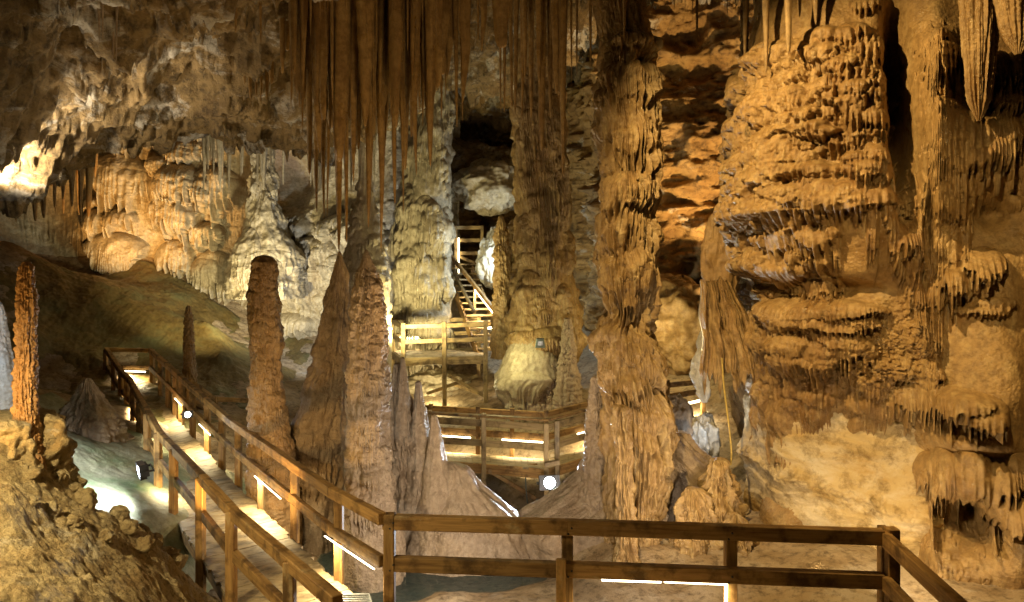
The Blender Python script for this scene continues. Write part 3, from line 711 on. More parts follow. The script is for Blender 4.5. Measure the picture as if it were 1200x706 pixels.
# side curtain of the central column
o = column('flowstone_curtain', 12.1, [(440, 694, 704), (470, 691, 706), (510, 688, 712), (540, 687, 716), (560, 686, 722), (600, 676, 726), (640, 668, 730)], M['palebrown'], 65, nu=150, nv=320, lump=.04, crust=.02, crustf=12, drapes=[(130, 450, 600, (.05, .16), (.06, .25), (.02, .06), (.4, .9), .03)], zbot=-1.4)
tag(o, 'glistening narrow curtain along the left side of the central column foot', 'flowstone curtain')
for (d, prof, seed, lab) in [(17.9, [(372, 661, 669), (385, 660, 671), (420, 656, 674), (450, 652, 679), (475, 650, 682), (500, 648, 684)], 66, 'ringed grey stalagmite behind the middle walkway, below the shadowy column'),
                            (18.0, [(425, 641, 648), (440, 640, 650), (475, 639, 652), (500, 638, 653)], 67, 'thin short stalagmite just left of the ringed grey stalagmite'),
                            (18.1, [(428, 620, 634), (450, 618, 637), (475, 616, 640), (500, 615, 641)], 68, 'stubby stalagmite under the yellow lit mound behind the middle walkway')]:
    o = column('stalagmite', d, prof, M['palebrown'], seed, nu=140, nv=300, lump=.05, crust=.03, crustf=8, zbot=-1.0, drapes=[(90, prof[0][0], 480, (.06, .2), (.06, .16), (.02, .07), (.2, .5), .05)]); tag(o, lab, 'stalagmite')
# yellow mound
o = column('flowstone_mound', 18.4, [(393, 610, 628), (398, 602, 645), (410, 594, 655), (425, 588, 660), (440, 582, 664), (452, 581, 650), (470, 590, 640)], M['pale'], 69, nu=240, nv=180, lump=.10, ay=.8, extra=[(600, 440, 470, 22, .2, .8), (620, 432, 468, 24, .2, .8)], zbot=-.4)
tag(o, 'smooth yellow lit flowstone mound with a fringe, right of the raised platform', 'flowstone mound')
for (d, prof, seed, lab) in [(20.2, [(252, 585, 589), (262, 583, 592), (300, 581, 596), (340, 580, 600), (380, 578, 604), (420, 576, 606)], 70, 'dark pointed stalagmite at the right of the staircase'),
                            (20.6, [(256, 600, 605), (266, 597, 610), (320, 595, 612), (400, 592, 616)], 71, 'twin pointed stalagmite beside the shadowy column')]:
    o = column('stalagmite', d, prof, M['tan'], seed, nu=120, nv=260, lump=.06, crust=.03, crustf=6, drapes=[(70, 260, 400, (.08, .25), (.1, .3), (.03, .1), (.4, .9), .05)]); tag(o, lab, 'stalagmite')

# boulders: the pale one over the stairs, the ones behind the central column
def boulder(name, px, py, d, rx, ry, rz, mat, seed, label, amp=.25):
    n = 150
    th = np.linspace(0, 2 * math.pi, n, endpoint=False); ph = np.linspace(-math.pi / 2 + .02, math.pi / 2 - .02, n // 2)
    T, H = np.meshgrid(th, ph)
    x = np.cos(H) * np.cos(T); y = np.cos(H) * np.sin(T); z = np.sin(H)
    r = 1 + amp * fbm(x * 1.3 + seed, y * 1.3, z * 1.3, 4) + amp * .35 * (ridged(x * 2 + seed, y * 2, z * 2, 3) - .6)
    c = P(px, py, d)
    o = grid_obj(name, c[0] + x * r * rx, c[1] + y * r * ry, c[2] + z * r * rz, mat, (c[0], c[1], c[2] - rz), wrap=True)
    return tag(o, label, 'boulder')
boulder('boulder', 574, 220, 24, 1.05, 1.1, .85, M['pale'], 3, 'big pale boulder wedged under the ceiling above the staircase')
boulder('boulder', 545, 195, 25.5, 1.6, 1.0, .9, M['rock'], 5, 'dark jagged boulder behind the pale wedged boulder', .35)
boulder('boulder', 800, 388, 19, 1.5, 1.0, 1.2, M['tan'], 9, 'yellow lit boulder between the central column and the right wall', .3)
boulder('boulder', 790, 505, 13.4, .38, .4, .62, M['palebrown'], 12, 'rounded boulder below the short far walkway', .2)
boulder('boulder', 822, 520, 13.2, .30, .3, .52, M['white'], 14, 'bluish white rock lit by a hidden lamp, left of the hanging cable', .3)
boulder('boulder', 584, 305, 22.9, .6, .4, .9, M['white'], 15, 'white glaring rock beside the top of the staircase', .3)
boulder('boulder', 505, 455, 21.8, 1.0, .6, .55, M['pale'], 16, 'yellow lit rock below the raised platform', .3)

# ------------------------------------------------------------------ slope lit by the floodlight
sp = [P(45, 495, 12), P(20, 470, 13), P(150, 528, 12.6), P(90, 505, 13), P(60, 555, 10.0), P(185, 600, 10.5), P(130, 618, 9.6), P(192, 645, 10.0), P(150, 570, 11.2), P(110, 560, 11.0), P(230, 620, 10.6), (-9.5, 12, 1.9), (-9, 14.5, 1.5), (-6.5, 14.5, .3), (-4, 9, -.9), (-4.4, 12, -.5), (-7.5, 9, 1.3)]
sz = tps(sp, .002)
ax_ = np.linspace(-9.5, -3.9, 330); ay_ = np.linspace(8.6, 14.6, 330)
AX, AY = np.meshgrid(ax_, ay_)
dn = AX * .55 + AY * .83
AZ = sz(AX, AY) + .05 * fbm(AX * 1.2, AY * 1.2, AX * 0, 4) + .012 * fbm(AX * 6, AY * 6, AX * 0 + 4, 3) - .7 * sstep(.7, 0, np.minimum(np.minimum(AX + 9.5, -3.9 - AX), np.minimum(AY - 8.6, 14.6 - AY)))
o = grid_obj('flowstone_slope', AX, AY, AZ, M['green'], (-6.7, 11.6, 0))
tag(o, 'smooth wet greenish white slope under the floodlight, left of the boardwalk', 'flowstone slope')

# ------------------------------------------------------------------ near rubble mound
mp = [P(-60, 500, 6.8), P(0, 498, 7.0), P(30, 530, 7.0), P(52, 560, 7.0), P(75, 590, 7.0), P(120, 612, 7.1), P(160, 632, 7.4), P(195, 650, 7.8), P(225, 690, 8.0), P(0, 600, 6.0), P(-60, 600, 6.0), P(60, 650, 6.1), P(120, 680, 6.2), P(180, 706, 6.8), P(0, 700, 5.0), P(80, 740, 5.2), P(230, 740, 7.2), P(-80, 700, 5), (-5.2, 8.2, .4), (-4, 8.6, 0), (-3.0, 8.8, -.7), (-6.5, 8.5, 1.2), (-2.2, 5, -.4), (-3, 4, .3), (-6, 4, 1.5)]
mz = tps(mp, .001)
mx_ = np.linspace(-7, -1.9, 480); my_ = np.linspace(4, 8.9, 480)
MX, MY = np.meshgrid(mx_, my_)
q1 = fbm(MX * 1.5, MY * 1.5, MX * 0 + 2, 5, .55); q2 = ridged(MX * 1.6, MY * 1.9, MX * 0 + 8, 5, .55)
MZ = mz(MX, MY) + .12 * q1 + .035 * (q2 - .9) * np.clip(1 + 1.5 * pnoise(MX * .9, MY * .9, MX * 0 + 4), 0, 2) + .012 * np.abs(pnoise(MX * 9, MY * 9, MX * 0)) + .016 * np.abs(pnoise(MX * 21, MY * 21, MX * 0 + 6)) + .010 * fbm(MX * 22, MY * 22, MX * 0, 2)
o = grid_obj('rubble_mound', MX, MY, MZ, M['dirt'], (-4, 6.5, 0))
tag(o, 'bright yellow mound of clay and rubble in the lower left corner', 'rubble mound')
o = column('rock_ledge', 7.15, [(484, -40, 44), (492, -44, 56), (520, -50, 58), (545, -50, 62), (575, -50, 70), (600, -50, 72), (640, -60, 80)], M['dirt'], 84, nu=240, nv=260, lump=.16, lumpf=2.4, crust=.05, crustf=7, drapes=[(50, 490, 600, (.06, .16), (.08, .2), (.03, .08), (.1, .4), .05)])
tag(o, 'crusted yellow rock ledge carrying the slender orange stalagmite', 'rock ledge')
rng = random.Random(5)
first = None
for i, (px, py, d, s) in enumerate([(66, 592, 7.2, .07), (101, 607, 7.2, .09), (137, 628, 7.5, .11), (164, 638, 7.9, .12), (176, 644, 7.95, .12), (190, 655, 8.1, .12), (98, 655, 7.3, .1), (150, 668, 7.4, .1), (205, 690, 8, .12), (60, 640, 6.6, .07), (30, 655, 6.4, .09), (125, 700, 6.9, .1), (85, 672, 6.7, .07), (170, 690, 7.4, .08), (140, 655, 7.6, .09)]):
    if first is None:
        n = 40
        th = np.linspace(0, 2 * math.pi, n, endpoint=False); ph = np.linspace(-1.55, 1.55, 20); T, H = np.meshgrid(th, ph)
        x = np.cos(H) * np.cos(T); y = np.cos(H) * np.sin(T); z = np.sin(H); r = 1 + .35 * fbm(x * 1.4, y * 1.4, z * 1.4 + 5, 3)
        first = o = grid_obj('stone', x * r, y * r, z * r, M['dirt'], wrap=True)
    else:
        o = first.copy(); C.objects.link(o)
    x, y, _ = P(px, py, d)
    o.location = (x, y, float(mz(np.array([x]), np.array([y]))[0]) + s * .35); o.scale = (s * rng.uniform(.8, 1.5), s * rng.uniform(.8, 1.3), s * rng.uniform(.6, 1.1)); o.rotation_euler = (rng.uniform(-.4, .4), rng.uniform(-.4, .4), rng.uniform(0, 6))
    tag(o, 'loose clay brown stone lying on the rubble mound', 'stone', 'loose stones on the rubble mound')

# ------------------------------------------------------------------ pool
m, nt, b = new_mat('pool water')
b.inputs['Base Color'].default_value = (.42, .58, .55, 1); b.inputs['Roughness'].default_value = .03; b.inputs['IOR'].default_value = 1.33; b.inputs['Transmission Weight'].default_value = .9
wx_ = np.linspace(-3.2, 1.4, 40); wy_ = np.linspace(9.8, 13.6, 40); WX, WY = np.meshgrid(wx_, wy_)
o = grid_obj('pool_water', WX, WY, WX * 0 - 1.05 + .002 * pnoise(WX * 3, WY * 3, WX * 0), m); tag(o, kind='structure')

# ------------------------------------------------------------------ stalactites
def stal_mesh(name, nu, nv, seed, flat=1.0, twist=.0, taper=.75, drap=0.0):
    rng = np.random.RandomState(seed)
    t = np.linspace(0, 1, nv); th = np.linspace(0, 2 * math.pi, nu, endpoint=False)
    TH, T = np.meshgrid(th, t)
    R = (1 - T ** 1.6) ** taper * (.72 + .45 * (1 - T) ** 3) + .02
    R = R * (1 + .22 * pnoise(np.cos(TH) * 1.2 + seed, np.sin(TH) * 1.2, T * 2.2) + .10 * pnoise(np.cos(TH) * 3 + seed, np.sin(TH) * 3, T * 1.5) + .06 * pnoise(np.cos(TH) * .2, seed, T * 16) + .05 * np.abs(pnoise(np.cos(TH) * 6, np.sin(TH) * 6, T * 2 + seed)))
    if drap: R = R * (1 + drap * pnoise(seed, 0, T * 3.1))
    wob = pnoise(T * 2.1, seed * 1.7, 0) * .5 * T
    X = R * np.cos(TH) + wob; Y = R * np.sin(TH) * flat; Z = -T
    X[-1] = X[-1].mean(); Y[-1] = Y[-1].mean()
    return np_mesh(name, np.stack([X, Y, Z], -1).reshape(-1, 3), grid_faces(nv, nu, True, True))


protos = [stal_mesh('stalactite', 26, 110, 100 + i, 1.0, taper=[.42, .7, .3, .55, .85, .4][i % 6]) for i in range(12)]
drps = [stal_mesh('stalactite', 40, 130, 200 + i, .42, taper=[.45, .3, .6][i % 3], drap=.35) for i in range(6)]
for me in protos + drps: me.materials.append(M['drip'])
rng = random.Random(11)
_pal = {}


def stal(px, tip, wpx, d, label, group, mat='drip', drap=False, top=None, flat=None):
    x, y, zt = P(px, tip, d)
    zr = (ceil_at(x, y) + .25) if top is None else P(px, top, d)[2]
    L = max(.15, zr - zt); r = wpx / 2 / F * d
    k = rng.randrange(len(drps) if drap else len(protos))
    key = (mat, drap, k)
    if key not in _pal:
        me = (drps if drap else protos)[k]
        if mat != 'drip':
            me = me.copy(); me.materials.clear(); me.materials.append(M[mat])
        _pal[key] = me
    o = bpy.data.objects.new('stalactite', _pal[key]); C.objects.link(o)
    o.location = (x, y, zr); o.scale = (r, r, L); o.rotation_euler = (rng.uniform(-.012, .012), rng.uniform(-.012, .012), rng.uniform(-.5, .5) if drap else rng.uniform(0, 6.28))
    return tag(o, label, 'stalactite', group)

GC = 'stalactites of the hanging curtain'
LC = 'long brown stalactite hanging in the dense curtain left of the central column'
big = [(363, 205, 10, 12.6), (372, 250, 8, 12.4), (382, 257, 9, 12.7), (388, 257, 7, 12.9), (396, 296, 13, 12.3), (404, 285, 11, 12.5), (414, 214, 15, 12.1), (421, 176, 14, 12.7), (433, 268, 12, 12.3), (444, 296, 14, 12.2), (452, 190, 12, 12.8), (460, 240, 11, 12.4), (470, 253, 12, 12.2), (478, 200, 12, 12.5), (487, 206, 16, 12.0), (505, 196, 14, 12.2), (495, 150, 12, 12.8), (517, 140, 9, 12.6), (533, 150, 7, 12.5), (524, 118, 8, 13), (540, 143, 6, 12.4), (440, 160, 16, 12.9), (400, 190, 20, 12.0), (430, 150, 20, 11.9), (375, 180, 15, 12.0), (350, 128, 8, 12.3), (342, 118, 7, 12.6), (331, 87, 8, 12.5), (336, 60, 12, 12.8), (357, 130, 9, 12.0), (465, 150, 22, 11.8), (410, 120, 22, 12.6), (385, 150, 18, 12.8), (345, 70, 16, 12.1)]
for (px, tip, wd, d) in big:
    stal(px, tip, wd * rng.uniform(.85, 1.6), d, LC, GC)
for i in range(46):
    px = rng.uniform(338, 520); u = (px - 338) / 182
    stal(px, rng.uniform(60, 150) + 60 * math.sin(u * 3.1) * rng.random(), rng.uniform(5, 12), rng.uniform(11.8, 13.4), LC, GC)
for i in range(26):
    px = rng.uniform(345, 535); u = (px - 345) / 190
    stal(px, rng.uniform(40, 120) + 90 * math.sin(u * 3.1) * rng.random(), rng.uniform(14, 34), rng.uniform(11.9, 13.2), 'wide folded stalactite hanging in the dense curtain left of the central column', GC, drap=True)
for i in range(22):
    stal(rng.uniform(333, 560), rng.uniform(15, 60), rng.uniform(3, 6), rng.uniform(11.2, 11.9), LC, GC)
for (px, tip, wd, d, lb) in [(546, 122, 20, 12.2, 'wide draped stalactite at the right end of the hanging curtain'), (590, 57, 38, 11.8, 'broad striped drapery with a rounded lower edge, between the curtain and the central column'), (567, 60, 14, 12.2, 'short draped stalactite left of the broad striped drapery')]:
    stal(px, tip, wd, d, lb, None, drap=True)
G2 = 'stalactites above the shadowy column'
L2 = 'brown stalactite hanging above the shadowy column behind the central column'
for (px, tip, wd, d) in [(586, 135, 5, 14.8), (592, 133, 6, 14.6), (598, 128, 6, 15), (606, 135, 8, 14.8), (614, 150, 11, 14.6), (622, 140, 10, 15), (634, 178, 14, 14.4), (644, 140, 10, 14.8), (650, 110, 14, 14.2), (669, 105, 5, 14.2), (676, 90, 4, 14), (630, 100, 12, 14), (615, 90, 10, 14)]:
    stal(px, tip, wd, d, L2, G2)
stal(660, 206, 12, 13.2, 'longest spear stalactite beside the left shoulder of the central column', None)
stal(692, 80, 5, 12.0, 'thin straight stalactite just left of the central column top', None)
stal(732, 47, 7, 10.8, 'small stalactite touching the front of the central column top', None)
G3 = 'thin stalactites under the left ceiling'
L3 = 'thin lone stalactite hanging from the crusted ceiling at the upper left'
for (px, tip, wd, d) in [(47, 31, 3, 11), (55, 16, 2.5, 11), (72, 15, 2.5, 11.4), (89, 23, 2, 11.2), (116, 53, 4, 12), (120, 48, 3, 12), (133, 70, 4, 12.3), (137, 72, 3, 12.2), (200, 14, 5, 11.8), (250, 18, 4, 11.6), (277, 38, 5, 11.6), (305, 50, 5, 12), (12, 14, 3, 10.6), (22, 95, 3, 12.4), (148, 148, 3, 16.8), (60, 20, 2, 10.8)]:
    stal(px, tip, wd, d, L3, G3, mat='drip' if px > 180 else 'palebrown')
G4 = 'stalactites of the small cluster beside the curtain'
for (px, tip, wd, d) in [(287, 100, 10, 14), (293, 116, 8, 14), (300, 112, 7, 14.2), (306, 124, 8, 14), (313, 118, 9, 14.1), (318, 98, 12, 13.9), (297, 95, 14, 14.3)]:
    stal(px, tip, wd, d, 'short brown stalactite in the small cluster left of the hanging curtain', G4)
G5 = 'pale stalactites over the back left'
for i in range(46):
    px = rng.uniform(238, 480)
    stal(px, rng.uniform(178, 232), rng.uniform(4, 9), rng.uniform(21.5, 24), 'pale stalactite in the far row between the cascade and the yellow column', G5, mat='pale', top=rng.uniform(120, 150))
G6 = 'dark stalactites over the left recess'
for i in range(34):
    px = rng.uniform(8, 112)
    stal(px, rng.uniform(205, 262), rng.uniform(5, 12), rng.uniform(20, 23), 'dark stalactite in the shadowed recess left of the cascade', G6, mat='brown', top=150)
G7 = 'stalactites beside the top of the right wall'
for (px, tip, wd, d) in [(803, 18, 3, 12), (812, 26, 3, 12.2), (817, 58, 5, 12.1), (790, 12, 3, 12.5), (852, 20, 3, 12), (862, 14, 3, 12)]:
    stal(px, tip, wd, d, 'slim stalactite against the ochre rock between the central column and the right wall', G7)
for (px, tip, wd, d, lb) in [(874, 72, 9, 11.4, 'grey stalactite at the left edge of the right wall top'), (897, 86, 13, 10.6, 'thick grey stalactite before the right wall'), (924, 62, 15, 10.0, 'blunt grey drapery hanging before the right wall'), (953, 30, 18, 10.2, 'wide tan stalactite fused to the top of the right wall'), (938, 20, 12, 10.3, 'short stalactite between the two wide ones on the right wall top')]:
    stal(px, tip, wd, d, lb, None, mat='tan')
o = column('dripstone_column', 9.2, [(-60, 1126, 1166), (0, 1128, 1165), (60, 1131, 1163), (100, 1133, 1160), (118, 1136, 1157), (132, 1141, 1153), (142, 1145, 1149)], M['wall'], 81, nu=260, nv=340, lump=.03, flute=.035); tag(o, 'fluted column hanging over the big dome in the upper right', 'dripstone column')
o = column('dripstone_column', 8.7, [(-60, 1165, 1215), (0, 1170, 1212), (30, 1176, 1206), (48, 1182, 1203), (64, 1190, 1196)], M['wall'], 82, nu=220, nv=200, lump=.03, flute=.035); tag(o, 'short fluted column at the top right corner', 'dripstone column')

# drapery at the inner edge of the right wall
U0 = np.linspace(0, 1, 150); V0 = np.linspace(0, 1, 200); UU, VV = np.meshgrid(U0, V0)
def sheet_px(name, left, right, top, bot, d, amp, freq, mat, label, cat, seed, frg=.25, dep=None):
    """hanging folded curtain with real thickness; edges given in photo rows at distance d"""
    edge = bot + (top - bot) * frg * (1 - hash1(np.floor(U0 * 17 + seed)) * (1 - np.abs((U0 * 17 + seed) % 1 - .5) * 2))
    wv = .5 * pnoise(UU * 0 + seed, VV * 2.5, 0) + .3 * pnoise(UU * 0 + seed + 5, VV * 7, 0)
    X = (left + (right - left) * (.42 + .58 * VV ** .8) * (UU + (.16 * wv) * (1 - 2 * np.abs(UU - .5)) + (UU - .5) * .25 * pnoise(VV * 2.2, UU * 0 + seed + 9, 0)) - 600) / F * d
    py = top - 14 * np.abs(pnoise(U0 * 4, seed, 0))[None] * (1 - VV) + (edge[None] - top) * VV
    fold = amp * (1.3 * pnoise(UU * freq * .16 + .8 * VV, VV * 1.1, seed) + .7 * (np.abs(pnoise(UU * freq * .45 - .7 * VV, VV * 1.1, seed + 3)) * 2 - .6) + .12 * fbm(UU * freq, VV * 14, seed, 3)) - .15 * np.sin(UU * math.pi)
    Y = d + fold + (dep(UU, VV) if dep else 0)
    Z = CZ - (py - HY) / F * d
    co = np.concatenate([np.stack([X, Y, Z], -1).reshape(-1, 3), np.stack([X, Y + .05, Z], -1).reshape(-1, 3)])
    n = X.size; f = grid_faces(200, 150)
    idx = np.arange(n).reshape(200, 150)
    side = []
    for e in (idx[0], idx[-1], idx[:, 0], idx[:, -1]):
        side.append(np.stack([e[:-1], e[1:], e[1:] + n, e[:-1] + n], -1))
    fc = np.concatenate([f, f[:, ::-1] + n] + side)
    base = P((left + right) / 2, bot, d)
    o = link(name, np_mesh(name, co - np.array(base), fc), M[mat], None, base)
    return tag(o, label, cat)
sheet_px('flowstone_drapery', 820, 900, 330, 470, 11.9, .12, 40, 'wall', 'folded flowstone drapery hanging at the inner foot of the right wall', 'flowstone drapery', 4)
boulder('flowstone_slab', 846, 305, 12.6, .32, .2, .72, M['brown'], 21, 'dark upright slab above the folded drapery at the inner edge of the right wall', .3)['category'] = 'flowstone slab'
o = column('flowstone_drapery', 12.9, [(380, 826, 838), (400, 820, 838), (425, 814, 836), (445, 815, 832), (460, 819, 829), (472, 824, 828)], M['white'], 85, nu=110, nv=200, ay=.4, lump=.07, lumpf=3, flute=.03, drapes=[(50, 385, 465, (.05, .14), (.08, .2), (.02, .06), (.5, 1.2), .035)])
tag(o, 'bluish white ragged drapery lit from below, left of the hanging cable', 'flowstone drapery')
# ------------------------------------------------------------------ timber
def beam_mesh(L, w, h, ch=.008, seg=1):
    bm = bmesh.new()
    bmesh.ops.create_cube(bm, size=1)
    bmesh.ops.scale(bm, vec=(L, w, h), verts=bm.verts)
    bmesh.ops.bevel(bm, geom=bm.edges[:], offset=ch, segments=1, affect='EDGES')
    me = bpy.data.meshes.new('timber'); bm.to_mesh(me); bm.free()
    return me


rj = random.Random(3)
LEDP = 2.0
def beam(name, a, b, w, h, mat, parent, jit=.004, ext=0.0):
    a = Vector(a); b = Vector(b); dv = b - a
    j = lambda: Vector((rj.uniform(-jit, jit), rj.uniform(-jit, jit), rj.uniform(-jit, jit)))
    a += j(); b += j(); dv = b - a; L = dv.length + ext; x = dv.normalized()
    up = Vector((0, 0, 1)) if abs(x.z) < .95 else Vector((0, 1, 0))
    y = up.cross(x).normalized(); z = x.cross(y)
    o = bpy.data.objects.new(name, beam_mesh(L, w, h)); o.data.name = name
    o.data.materials.append(M[mat])
    C.objects.link(o)
    mt = Matrix((x, y, z)).transposed().to_4x4(); mt.translation = (a + b) / 2
    if parent is not None:
        o.parent = parent; mt.translation = mt.translation - parent.location
    o.matrix_basis = mt
    if name == 'led_strip' and abs(x.z) < .8:
        l = bpy.data.lights.new('strip_glow', 'AREA'); l.shape = 'RECTANGLE'; l.size = L; l.size_y = .03; l.energy = 26 * L * LEDP; l.color = (1, .80, .44); l.spread = 2.6
        lo = bpy.data.objects.new('strip_glow', l); C.objects.link(lo); lo.parent = parent
        ml = Matrix((x, -y, -z)).transposed().to_4x4(); ml = Matrix((x, y, z)).transposed().to_4x4(); ml.translation = mt.translation - Vector((0, 0, h * .5 + .012)); lo.matrix_basis = ml
    return o


def deck_mesh(pairs, board=.14, gap=.006, th=.04, seed=0):
    """boards laid across between the left and right edge lines"""
    r = random.Random(seed); verts = []; faces = []
    L = [Vector(p[0]) for p in pairs]; Rr = [Vector(p[1]) for p in pairs]
    for i in range(len(L) - 1):
        ln = (((L[i + 1] + Rr[i + 1]) - (L[i] + Rr[i])) / 2).length
        n = max(1, int(round(ln / board)))
        for k in range(n):
            t0 = k / n + gap / ln / 2; t1 = (k + 1) / n - gap / ln / 2
            dz = r.uniform(-.004, .004)
            a, b = L[i].lerp(L[i + 1], t0), L[i].lerp(L[i + 1], t1); c, d = Rr[i].lerp(Rr[i + 1], t1), Rr[i].lerp(Rr[i + 1], t0)
            e = (d - a).normalized() * r.uniform(-.02, .03)
            base = len(verts)
            for p in (a - e, b - e, c + e, d + e): verts.append((p.x, p.y, p.z + dz))
            for p in (a - e, b - e, c + e, d + e): verts.append((p.x, p.y, p.z + dz - th))
            q = base
            faces += [(q + 3, q + 2, q + 1, q), (q + 4, q + 5, q + 6, q + 7), (q, q + 1, q + 5, q + 4), (q + 1, q + 2, q + 6, q + 5), (q + 2, q + 3, q + 7, q + 6), (q + 3, q, q + 4, q + 7)]
    return verts, faces


def deck(name, pairs, mat, parent, **k):
    v, f = deck_mesh(pairs, **k)
    me = bpy.data.meshes.new(name); me.from_pydata([tuple(Vector(p) - parent.location) for p in v], [], f); me.update()
    o = bpy.data.objects.new(name, me); me.materials.append(M[mat]); C.objects.link(o); o.parent = parent
    return o


def V3(px, py, d): return Vector(P(px, py, d))
DN = Vector((0, 0, -1))

# --- long boardwalk
bw = empty('wooden_boardwalk', (-4, 9.5, 0))
tag(bw, 'long timber boardwalk with railings and strip lights running down to the back left', 'boardwalk')
Lr = [V3(395, 706, 5.79), V3(274, 602, 7.9), V3(238, 562, 9.2), V3(205, 528, 10.7), V3(187, 509, 11.75), V3(165, 471, 14.3), V3(153, 447, 16.4), V3(143, 437, 17.3), V3(125, 410, 19.3)]
Rr = [V3(447, 608, 7.6), V3(389, 577, 8.6), V3(341, 544, 9.9), V3(273, 497, 12.6), V3(225, 455, 15.2), V3(200, 432, 17), V3(176, 411, 19)]
RH = 1.0
near = Vector((-.46, 6.46, 1.05))
def rails(pl, mat, parent, gap=.45, th=.125, wd=.10):
    for a, b in zip(pl[:-1], pl[1:]):
        beam('top_rail', a, b, wd, th, mat, parent, ext=.03)
        beam('mid_rail', a + DN * gap, b + DN * gap, wd * .7, th, mat, parent, ext=.02)
rails(Lr, 'wood', bw); rails(Rr, 'wood', bw)
beam('top_rail', Lr[-1], Rr[-1], .1, .1, 'wood', bw); beam('mid_rail', Lr[-1] + DN * .45, Rr[-1] + DN * .45, .06, .1, 'wood', bw)
pairs = [(Lr[0] + DN * RH, near + DN * RH), (Lr[1] + DN * RH, Rr[1] + DN * RH), (Lr[2] + DN * RH, Rr[2] + DN * RH), (Lr[3] + DN * RH, (Rr[2] * .4 + Rr[3] * .6) + DN * RH), (Lr[4] + DN * RH, Rr[3] + DN * RH), (Lr[5] + DN * RH, Rr[4] + DN * RH), (Lr[6] + DN * RH, Rr[5] + DN * RH), (Lr[8] + DN * RH, Rr[6] + DN * RH)]
pairs = [((Vector((-1.2, 3.2, 0))), Vector((.6, 4.9, 0)))] + pairs
deck('deck', pairs, 'deck', bw, seed=1)
for a, b in zip(pairs[:-1], pairs[1:]):
    for q in (0, 1):
        s = .1 if q else -.1
        beam('stringer', a[q] + DN * .13 + Vector((s * -.5, 0, 0)), b[q] + DN * .13 + Vector((s * -.5, 0, 0)), .06, .17, 'wood', bw, ext=.05)
def on_line(pl, px):
    """place on a rail line where it crosses a given column of the photo"""
    for a, b in zip(pl[:-1], pl[1:]):
        ra, rb = a.x / a.y, b.x / b.y; r = (px - 600) / F
        if min(ra, rb) - 1e-6 <= r <= max(ra, rb) + 1e-6 and abs(rb - ra) > 1e-9:
            lo, hi = 0.0, 1.0
            for _ in range(40):
                m_ = (lo + hi) / 2; p = a.lerp(b, m_)
                if (p.x / p.y - r) * (ra - r) > 0: lo = m_
                else: hi = m_
            return a.lerp(b, lo)
    return pl[0] if abs(pl[0].x / pl[0].y - (px - 600) / F) < abs(pl[-1].x / pl[-1].y - (px - 600) / F) else pl[-1]
def post(p, zb, parent, mat='wood', w=.10, h=.11, top=.06, side=0.0):
    return beam('post', (p.x + side, p.y, p.z + top), (p.x + side, p.y, zb), w, h, mat, parent)
for px in (125.5, 135, 143, 150, 158, 166, 174.5, 187.5, 205.5, 238, 274.5, 343):
    p = on_line(Lr, px)
    zb = min(p.z - 1.3, max(relief_at(p.x, p.y) - .3, p.z - 2.0))
    post(p, zb, bw, side=-.03, top=.03)
for px in (176, 186, 195, 203, 210, 223, 240, 257, 276, 306, 341, 392):
    p = on_line(Rr, px)
    if px == 306:
        beam('post', p + DN * .42, p + DN * 1.25, .09, .09, 'woodpale', bw); continue
    post(p, p.z - 1.5, bw, side=.05, top=.03)
def strip(pl, x0, x1, parent, drop=.53, mat='led', th=.016, n=2, off=(0, 0, 0)):
    a = on_line(pl, x0); b = on_line(pl, x1)
    o_ = Vector(off)
    return beam('led_strip', a + DN * drop + o_, b + DN * drop + o_, .022, th, mat, parent)
for (x0, x1) in ((386, 445), (303, 334), (237, 250), (208, 216)): strip(Rr, x0, x1, bw, off=(-.05, -.03, 0))
for (x0, x1) in ((190, 197), (168, 173), (152, 158), (140, 144)): strip(Lr, x0, x1, bw, off=(.07, .02, 0))
ea, eb = Lr[-1].lerp(Rr[-1], .42) + DN * .55, Lr[-1].lerp(Rr[-1], .92) + DN * .55
beam('led_strip', ea + Vector((0, -.06, 0)), eb + Vector((0, -.06, 0)), .03, .03, 'led', bw)
ea, eb = Lr[-1].lerp(Rr[-1], .02) + DN * .6, Lr[-1].lerp(Rr[-1], .12) + DN * .6
beam('led_strip', ea + Vector((0, -.08, 0)), eb + Vector((0, -.08, 0)), .03, .04, 'led', bw)
# dark branch beyond the right railing
br = empty('wooden_railing', (-8, 18, 0)); tag(br, 'dark timber railing on the branch path behind the boardwalk stalagmites', 'railing')
A_, B_, C_ = V3(222, 447, 17.5), V3(252, 468, 18.6), V3(296, 470, 19.2)
for z_ in (0, .42, .9):
    beam('rail', A_ + DN * z_, B_ + DN * z_, .08, .12, 'wood', br); beam('rail', B_ + DN * z_, C_ + DN * z_, .08, .12, 'wood', br)
for p in (A_, B_, C_): post(p, p.z - 1.4, br)

# --- near platform railing
pr = empty('platform_railing', (1, 7.4, 0)); tag(pr, 'brown timber railing of the viewing platform crossing the front of the view', 'railing')
a0, a1, a2 = Vector((-1.36, 7.66, 1.05)), V3(1030, 629, 7.27), Vector((3.42, 5.2, 1.05))
mid = a0.lerp(a1, .385)
for d0, th in ((0, .15), (.44, .15)):
    beam('top_rail' if d0 == 0 else 'mid_rail', a0 + DN * d0, mid + DN * d0, .1, th, 'wood', pr, ext=.0)
    beam('top_rail' if d0 == 0 else 'mid_rail', mid + DN * d0, a1 + DN * d0, .1, th, 'wood', pr, ext=.08)
    beam('top_rail' if d0 == 0 else 'mid_rail', a1 + DN * d0 + Vector((.06, 0, -.02)), a2 + DN * d0 + Vector((.06, 0, -.02)), .09, th, 'wood', pr, ext=.1)
def pp(px, y=.1):
    t = ((px - 600) / F * 7.45 - a0.x) / (a1.x - a0.x); q = a0.lerp(a1, t); return Vector((q.x, q.y + y, q.z))
